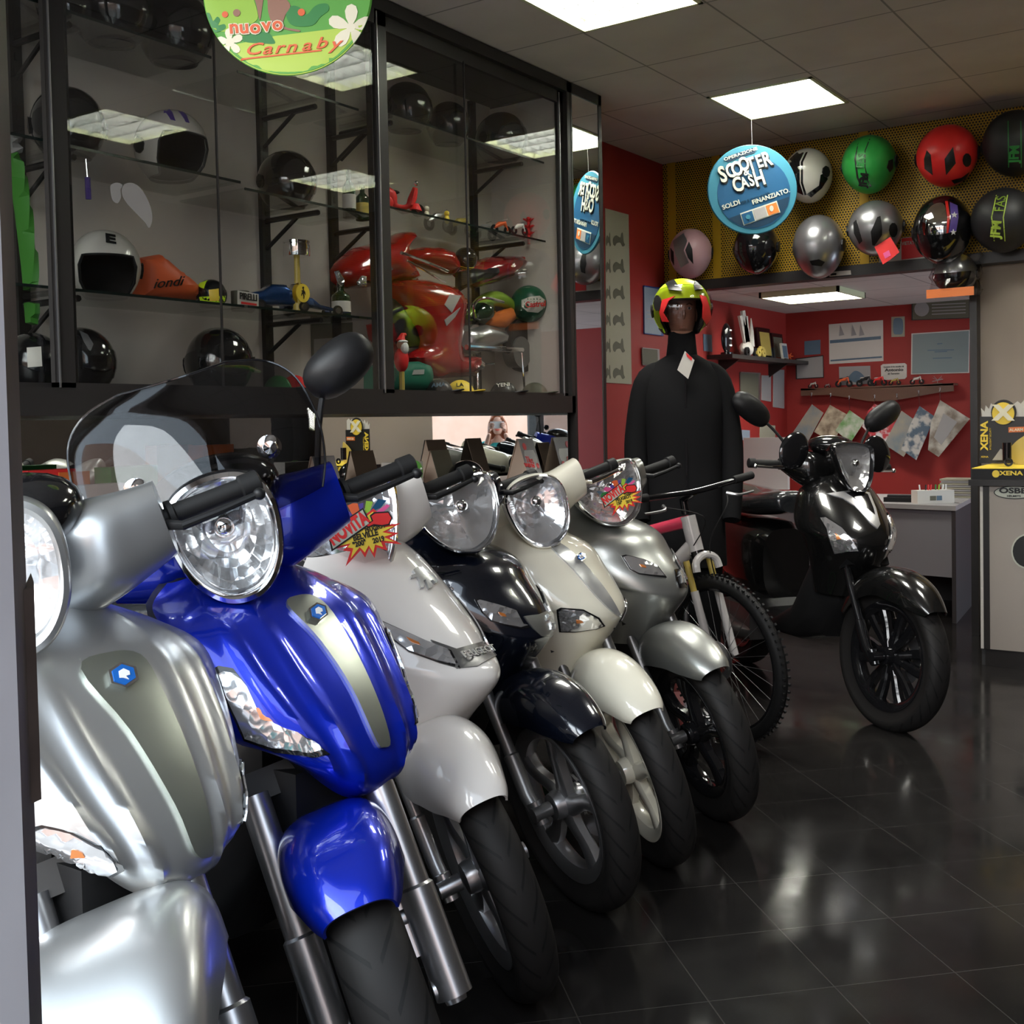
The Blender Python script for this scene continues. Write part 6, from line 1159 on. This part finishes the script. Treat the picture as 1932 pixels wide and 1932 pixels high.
# ================= BICYCLE, PRICE STICKERS, PHOTOGRAPHER =================
def bike():
    X0,Y0=BK; t=thing('bicycle','white, black and green mountain bicycle between the grey and the black scooter','bicycle',(X0,Y0,0),R_(BKYAW))
    R=.34; fx,rx=.0,-1.08
    st=Matrix.Translation((-.10,0,.7))@Matrix.Rotation(R_(BKST),4,Vector((-.31,0,.95)))@Matrix.Translation((.10,0,-.7))
    def wheel(name,x,mt):
        w=thing(name,None,None); w.parent=t; m_=mt@Matrix.Translation((x,0,R))@Matrix.Rotation(PI/2,4,'X')
        g=G(); prof=[(R-.028+.026*math.cos(a),.026*math.sin(a)) for a in [i*2*PI/12 for i in range(13)]]; g.lathe(prof,64,m_)
        for k in range(72):
            a=2*PI*k/72
            for zz in (-.014,.014): g.box(m_@Vector((R*math.cos(a+zz*3),R*math.sin(a+zz*3),zz)),(.009,.009,.009),(m_.to_3x3()@Matrix.Rotation(a,3,'Z')))
        g.ob('tyre','rubber',w,sharp=40); rim=G().lathe([(R-.06,-.012),(R-.048,-.013),(R-.046,0),(R-.048,.013),(R-.06,.012),(R-.06,-.012)],64,m_).ob('rim','black_gloss',w)
        G().lathe([(R-.0585,-.0145),(R-.052,-.0145)],64,m_).ob('rim_stripe','sign_dkgreen',w).data.materials[0]=mat('bike_green',(.02,.5,.05),.3)
        g=G()
        for k in range(28): a=2*PI*k/28; b=a+(.35 if k%2 else -.35); g.tube([m_@Vector((.02*math.cos(b),.02*math.sin(b),.02*(1 if k%4<2 else -1))),m_@Vector(((R-.055)*math.cos(a),(R-.055)*math.sin(a),0))],.0011,4,False)
        g.ob('spokes','alu',w); G().lathe([(0,-.05),(.008,-.05),(.02,-.03),(.016,0),(.02,.03),(.008,.05),(0,.05)],20,m_).ob('hub','black_gloss',w); G().lathe([(.05,.03),(.08,.03),(.08,.032),(.05,.032),(.05,.03)],32,m_).ob('brake_disc','alu',w)
    wheel('front_wheel',fx,st); wheel('rear_wheel',rx,Matrix())
    g=G(); ht=Vector((-.20,0,.93)); hb=Vector((-.165,0,.80)); g.xf(st)
    mat('bike_white',(.62,.60,.58),.25,0,1); mat('bike_pink',(.75,.06,.12),.3,0,1)
    g=G(); 
    for sg in (-1,1): g.tube([(0,sg*.06,R),(-.075,sg*.06,.62)],.017,12); 
    g.tube([(-.05,-.06,.70),(-.06,-.05,.74),(-.065,0,.76),(-.06,.05,.74),(-.05,.06,.70)],.016,10,smoothn=16); g.xf(st); g.ob('fork_white','bike_white',t)
    for sg in (-1,1): g=G().tube([(-.072,sg*.06,.60),(-.11,sg*.06,.74)],.013,12); g.xf(st); g.ob('fork_stanchion','gold',t)
    g=G().tube([(-.10,0,.74),(-.11,0,.77)],.03,12); g.xf(st); g.ob('fork_crown','black_gloss',t); g=G(); g.tube([(-.155,0,.92),(-.165,0,.98),(-.10,0,1.015)],.018,12); g.xf(st); g.ob('stem','black_gloss',t)
    G().tube([(-.112,0,.76),(-.152,0,.91)],.032,16).ob('head_tube','bike_white',t); G().tube([(-.125,0,.80),(-.3,0,.62),(-.56,0,.32)],[.030,.034,.028],16).ob('down_tube','bike_white',t); G().tube([(-.148,0,.89),(-.66,0,.76)],[.026,.02],16).ob('top_tube','bike_pink',t); G().tube([(-.56,0,.30),(-.68,0,.80),(-.71,0,.93)],[.022,.018,.015],14).ob('seat_tube','matt_black',t)
    for sg in (-1,1): G().tube([(-.56,sg*.03,.30),(rx,sg*.06,R),(-.67,sg*.015,.76)],.010,8).ob('rear_stay','bike_green',t)
    g=G(); rs=[]
    for x,w_,h_ in ((-.84,.06,.02),(-.80,.075,.025),(-.72,.05,.022),(-.62,.022,.016),(-.57,.012,.01)): rs.append([Vector((x,p,.95+q)) for p,q in superring(0,0,w_,h_,2.4,16)])
    g.rings(rs).ob('saddle','black_plastic',t)
    g=G().tube([(-.12,-.33,1.03),(-.10,-.12,1.02),(-.10,0,1.015),(-.10,.12,1.02),(-.12,.33,1.03)],.0125,12,smoothn=24); g.xf(st); g.ob('handlebar','black_gloss',t)
    for sg in (-1,1):
        g=G().tube([(-.11,sg*.23,1.027),(-.125,sg*.35,1.03)],.017,14); g.xf(st); g.ob('grip','rubber',t); g=G().tube([(-.09,sg*.17,.985),(-.05,sg*.20,.975),(-.06,sg*.29,.975)],[.008,.006,.005],8,smoothn=10); g.xf(st); g.ob('brake_lever','alu',t)
    g=G(); g.tube([(-.09,.17,.98),(-.0,.08,.95),(-.05,.02,.80),(-.05,.05,.6)],.0025,6,smoothn=16); g.tube([(-.09,-.17,.98),(.02,-.06,.93),(-.10,-.02,.80),(-.3,-.02,.62)],.0025,6,smoothn=16); g.xf(st); g.ob('brake_cable','rubber',t)
    G().tube([(-.56,-.06,.30),(-.56,.06,.30)],.03,14).ob('bottom_bracket','black_gloss',t); g=G(); g.lathe([(.055,-.003),(.085,-.003),(.085,.003),(.055,.003),(.055,-.003)],32,Matrix.Translation((-.56,-.06,.30))@Matrix.Rotation(PI/2,4,'X')); g.tube([(-.56,-.08,.30),(-.46,-.085,.18)],.009,8); g.ob('crank','alu',t)
    return t
BK=(-1.90,4.22); BKYAW=-4; BKST=-20
bike()
# starburst stickers: flat printed cards stuck to the headlamp lenses
def burst(s,label,cx,cy,k,rot,lines):
    lens=s.D['lens']; c0=Cast([s.D['lens'],s.D['headset']]); c0.tries=[(0,0)]; c0.dist=3; p,n=c0.at(cx-8*k,cy)
    n=(n+(CAM-p).normalized()*1.2).normalized(); pos=p+n*.030; f=Matrix((Xr,Yr,Zr)).transposed()
    t=thing('price_sticker',label,'sticker',pos); iv=Matrix.Translation(pos).inverted(); X=(Xr-n*Xr.dot(n)).normalized(); Y=n.cross(X)
    d=(pos-CAM).length/2150/max(.35,abs(n.dot((CAM-pos).normalized())))**0
    def L(P,z,th=.0008): 
        g=G(); pts=[X*((x-0)*k*d)+Y*(-y*k*d)+n*z for x,y in P]; g.prism(pts,n*th); return g
    def rt(x,y): a=R_(rot); return (x*math.cos(a)+y*math.sin(a),-x*math.sin(a)+y*math.cos(a))
    star_o=[(-42,-5),(-8,-30),(13,-48),(40,-25),(37,-18),(66,-23),(40,-6),(63,-4),(45,6),(69,17),(36,16),(42,30),(22,25),(18,45),(7,28),(0,45),(-9,32),(-36,63),(-28,35),(-42,34),(-34,25),(-62,33)]
    L(star_o,0,.0012).ob('burst_outline','sign_red',t,smooth=False)
    ins=[(-40,-3),(-8,-26),(12,-42),(36,-22),(33,-13),(54,-17),(31,-4),(50,-1),(34,5),(55,13),(28,12),(33,24),(18,20),(15,36),(6,22),(-1,36),(-11,26),(-27,48),(-23,29),(-34,28),(-28,20),(-50,26)]; L(ins,.0014).ob('burst_field','sign_yellow',t,smooth=False)
    for m_,P in (('sign_dkgreen',[(-76,-1),(-70,-14),(-44,-20),(-60,4)]),('steel_blue',[(-89,-17),(-78,-20),(-66,-17),(-76,-6)]),('sign_pink',[(-66,-24),(-58,-34),(-30,-28),(-48,-14)]),('sign_purple',[(-44,-37),(-36,-43),(-22,-30),(-33,-24)]),('sign_orange',[(-36,-51),(-26,-56),(-17,-56),(-12,-38),(-24,-30)]),('sign_purple',[(-15,-55),(-6,-58),(-6,-38),(-10,-36)]),('sign_green',[(-1,-62),(12,-61),(6,-40),(-4,-38)]),('sign_blue',[(22,-67),(38,-65),(27,-50),(5,-40)]),('sign_pink',[(39,-58),(45,-55),(30,-40),(18,-42)])): L(P,-.0004).ob('paper_ray',m_,t,smooth=False)
    L([(-73,1),(-7,-48),(9,-18),(-63,37)],.0026).ob('banner_edge','sign_black',t,smooth=False); L([(-70,2.5),(-8,-44),(5,-19),(-61,32)],.0040).ob('banner','sign_white',t,smooth=False)
    L([(-1,-15),(10,-24),(6,-34),(14,-41),(42,-44),(50,-32),(44,-18),(30,-14),(14,-15),(3,-10)],.0030).ob('hand_edge','sign_black',t,smooth=False); L([(1,-15),(13,-24),(9,-33),(16,-38),(41,-41),(47,-31),(42,-20),(30,-17),(14,-18),(4,-13)],.0042).ob('pointing_hand','sign_red',t,smooth=False)
    def tx(b,x,y,h,a,m_,z,sx=1,bold=.02,sh=0):
        g=textg(b,h*k*d*1.35,.0005,bold*h*k*d,shear=sh); XX=X*math.cos(R_(a))+Y*math.sin(R_(a)); YY=n.cross(XX); mm=Matrix((XX*sx,YY,n)).transposed().to_4x4(); mm.translation=X*x*k*d+Y*(-y*k*d)+n*z; g.xf(mm); g.ob('lettering',m_,t,smooth=False)
    tx('NOVITA',-34,-7,25,36,'sign_red',.0052,.66,.07); 
    for b,x,y,h in lines: tx(b,x,y,h,17,'sign_black',.0030,.85,.05)
burst(s3,'starburst sticker reading NOVITA Peugeot Belville 200 2019 on the white scooter headlamp',693,1010,1.0,0,[('PEUGEOT',17,-11,8),('BELVILLE',-1,4,11),('"200"',-12,20,10),('2019',24,11,10)])
burst(s6,'smaller starburst sticker reading NOVITA Peugeot 150 2019 on the grey scooter headlamp',1174,940,.57,0,[('TWEET',20,-11,8),('PEUGEOT',2,3,11),('150"',-12,20,10),('2019',22,13,10)])
# ---- photographer behind the camera, seen in the niche mirrors ----
def skin_body(name,pts,edges,mt,parent):
    me=bpy.data.meshes.new(name); me.from_pydata([p[:3] for p in pts],edges,[]); o=bpy.data.objects.new(name,me); C.objects.link(o); o.parent=parent
    o.modifiers.new('skin','SKIN'); 
    for i,p in enumerate(pts): me.skin_vertices[0].data[i].radius=(p[3],p[4] if len(p)>4 else p[3])
    me.skin_vertices[0].data[0].use_root=True
    sb=o.modifiers.new('sub','SUBSURF'); sb.levels=2; sb.render_levels=2
    dg=bpy.context.evaluated_depsgraph_get(); ev=o.evaluated_get(dg); m2=bpy.data.meshes.new_from_object(ev); o.modifiers.clear(); o.data=m2; m2.materials.clear(); m2.materials.append(M[mt])
    for p in m2.polygons: p.use_smooth=True
    return o
mat('skin',(.62,.36,.27),.5); mat('teal_top',(.02,.30,.30),.8); mat('hair_auburn',(.30,.09,.035),.5); mat('jeans',(.03,.05,.12),.8); mat('phone_white',(.75,.75,.76),.3)
bd=Vector((.568,-.823,0)); pw=CAM+bd*.36; GZ=-.15
per=thing('person','person with auburn hair and teal top photographing with a white phone, seen in the mirror','person',(pw.x,pw.y,GZ),0)
PM=Matrix.Translation((pw.x,pw.y,GZ))@Matrix.Rotation(math.atan2(-bd.y,-bd.x)+PI/2,4,'Z'); per.matrix_basis=PM   # local -y looks at the showcase
hz=CAM.z-GZ-.01
P_=[(0,.06,.80,.13,.11),(0,.07,1.0,.11,.09),(0,.06,1.15,.13,.09),(0,.05,1.24,.12,.07),(0,.03,1.30,.045,.045),(0,.01,1.36,.045,.05),
    (.10,.06,1.235,.055),(.165,.05,1.20,.05),(.20,-.02,1.02,.038),(.13,-.20,1.22,.03),(.085,-.275,1.36,.022),
    (-.10,.06,1.235,.055),(-.165,.05,1.20,.05),(-.20,-.02,1.02,.038),(-.13,-.20,1.22,.03),(-.085,-.275,1.36,.022),
    (.085,.06,.74,.085),(.09,.03,.45,.06),(.09,.07,.08,.04),(.09,-.06,.03,.032),(-.085,.06,.74,.085),(-.09,.03,.45,.06),(-.09,.07,.08,.04),(-.09,-.06,.03,.032)]
E_=[(0,1),(1,2),(2,3),(3,4),(4,5),(3,6),(6,7),(7,8),(8,9),(9,10),(3,11),(11,12),(12,13),(13,14),(14,15),(0,16),(16,17),(17,18),(18,19),(0,20),(20,21),(21,22),(22,23)]
body=skin_body('body',P_,E_,'skin',per)
# head joined with the body surface
g=G(); rs=[]
for dz,a,b,yo in ((-.115,.02,.02,-.03),(-.108,.035,.045,-.03),(-.085,.05,.068,-.02),(-.05,.062,.082,-.008),(0,.069,.09,0),(.04,.07,.09,.004),(.08,.058,.075,.008),(.105,.03,.04,.01),(.112,.01,.01,.01)): rs.append([Vector((x,y+yo,hz+dz+.02)) for x,y in superring(0,0,a,b,2.1,28)])
g.rings(rs); g.sphere((0,-.095,hz+.0),(.010,.016,.02),10,8)
for sx in (-1,1): g.sphere((sx*.07,.0,hz+.01),(.008,.016,.026),8,8)
bm=bmesh.new(); bm.from_mesh(body.data); bv=[bm.verts.new(v) for v in g.v]
for f in g.f:
    try: q=bm.faces.new([bv[i] for i in dict.fromkeys(f)]); q.smooth=True
    except ValueError: pass
# hands: palm and five fingers each, curled round the phone edge
for sx in (-1,1):
    h=G(); wx=sx*.085; pa=Vector((wx,-.285,hz-.03)); h.sphere(pa,(.016,.022,.042),12,8)
    for k,(ln,dz) in enumerate(((.062,.03),(.068,.012),(.064,-.006),(.05,-.022))): q=pa+Vector((0,-.01,dz+.012)); h.tube([q,q+Vector((-sx*.004,-.030,.010)),q+Vector((-sx*ln*.45,-.052,.014)),q+Vector((-sx*ln*.8,-.050,.012))],[.009,.0085,.008,.006],8,smoothn=10)
    q=pa+Vector((-sx*.006,.010,-.02)); h.tube([q,q+Vector((-sx*.018,.012,.018)),q+Vector((-sx*.034,-.004,.03))],[.011,.010,.007],8,smoothn=8)
    bv=[bm.verts.new(v) for v in h.v]
    for f in h.f:
        try: q=bm.faces.new([bv[i] for i in dict.fromkeys(f)]); q.smooth=True
        except ValueError: pass
bm.to_mesh(body.data); bm.free()
for sx in (-1,1): G().sphere((sx*.027,-.084,hz+.02),(.011,.008,.006),10,8).ob('eye','white',per); G().sphere((sx*.027,-.091,hz+.02),(.005,.003,.005),8,6).ob('pupil','wood',per)
G().tube([(-.022,-.090,hz-.045),(0,-.096,hz-.048),(.022,-.090,hz-.045)],.0045,6,smoothn=8).ob('mouth','sign_red',per)
g=G(); rs=[]
for dz,a,b,yo in ((-.30,.055,.02,.10),(-.22,.10,.045,.07),(-.10,.098,.07,.05),(-.02,.09,.085,.03),(.05,.084,.092,.02),(.10,.066,.08,.015),(.135,.03,.04,.012),(.14,.01,.01,.01)): rs.append([Vector((x,y+yo,hz+dz+.02)) for x,y in superring(0,0,a,b,2.1,28)])
g.rings(rs); 
for sx in (-1,1): g.tube([(sx*.045,-.055,hz+.09),(sx*.078,-.035,hz+.03),(sx*.085,-.02,hz-.06),(sx*.095,-.01,hz-.2)],[.02,.022,.026,.012],10,smoothn=14)
g.ob('hair','hair_auburn',per)
g=G(); rs=[]
for z,a,b in ((.78,.15,.13),(.95,.135,.115),(1.1,.15,.115),(1.2,.15,.10),(1.25,.11,.08),(1.275,.06,.06)): rs.append([Vector((x,y+.06,z)) for x,y in superring(0,0,a,b,2.4,28)])
g.rings(rs,True,False)
g.ob('teal_shirt','teal_top',per)
for sx in (-1,1):
    g=G().tube([(sx*.11,.055,1.215),(sx*.17,.05,1.19),(sx*.205,-.02,1.02),(sx*.17,-.11,1.12),(sx*.145,-.17,1.185)],[.062,.06,.05,.044,.04],14,smoothn=20); g.ob('shirt_sleeve','teal_top',per)
    g=G().tube([(sx*.07,.06,.80),(sx*.085,.06,.74),(sx*.09,.03,.45),(sx*.09,.07,.10)],[.10,.098,.075,.06],14,smoothn=16); g.ob('trouser_leg','jeans',per); g=G().sphere((sx*.09,.02,.04),(.045,.12,.045),14,8); g.ob('shoe','matt_black',per)
ph=thing('phone','white smartphone held up in both hands by the photographer','phone',CAM+bd*.02); ph.matrix_basis=Matrix.Translation(CAM+bd*.024)@Matrix.Rotation(math.atan2(-bd.y,-bd.x)+PI/2,4,'Z')
G().box((0,0,0),(.15,.008,.075)).ob('phone_body','phone_white',ph,smooth=False); G().box((.0,.0045,0),(.138,.001,.068)).ob('phone_screen','black_gloss',ph,smooth=False)
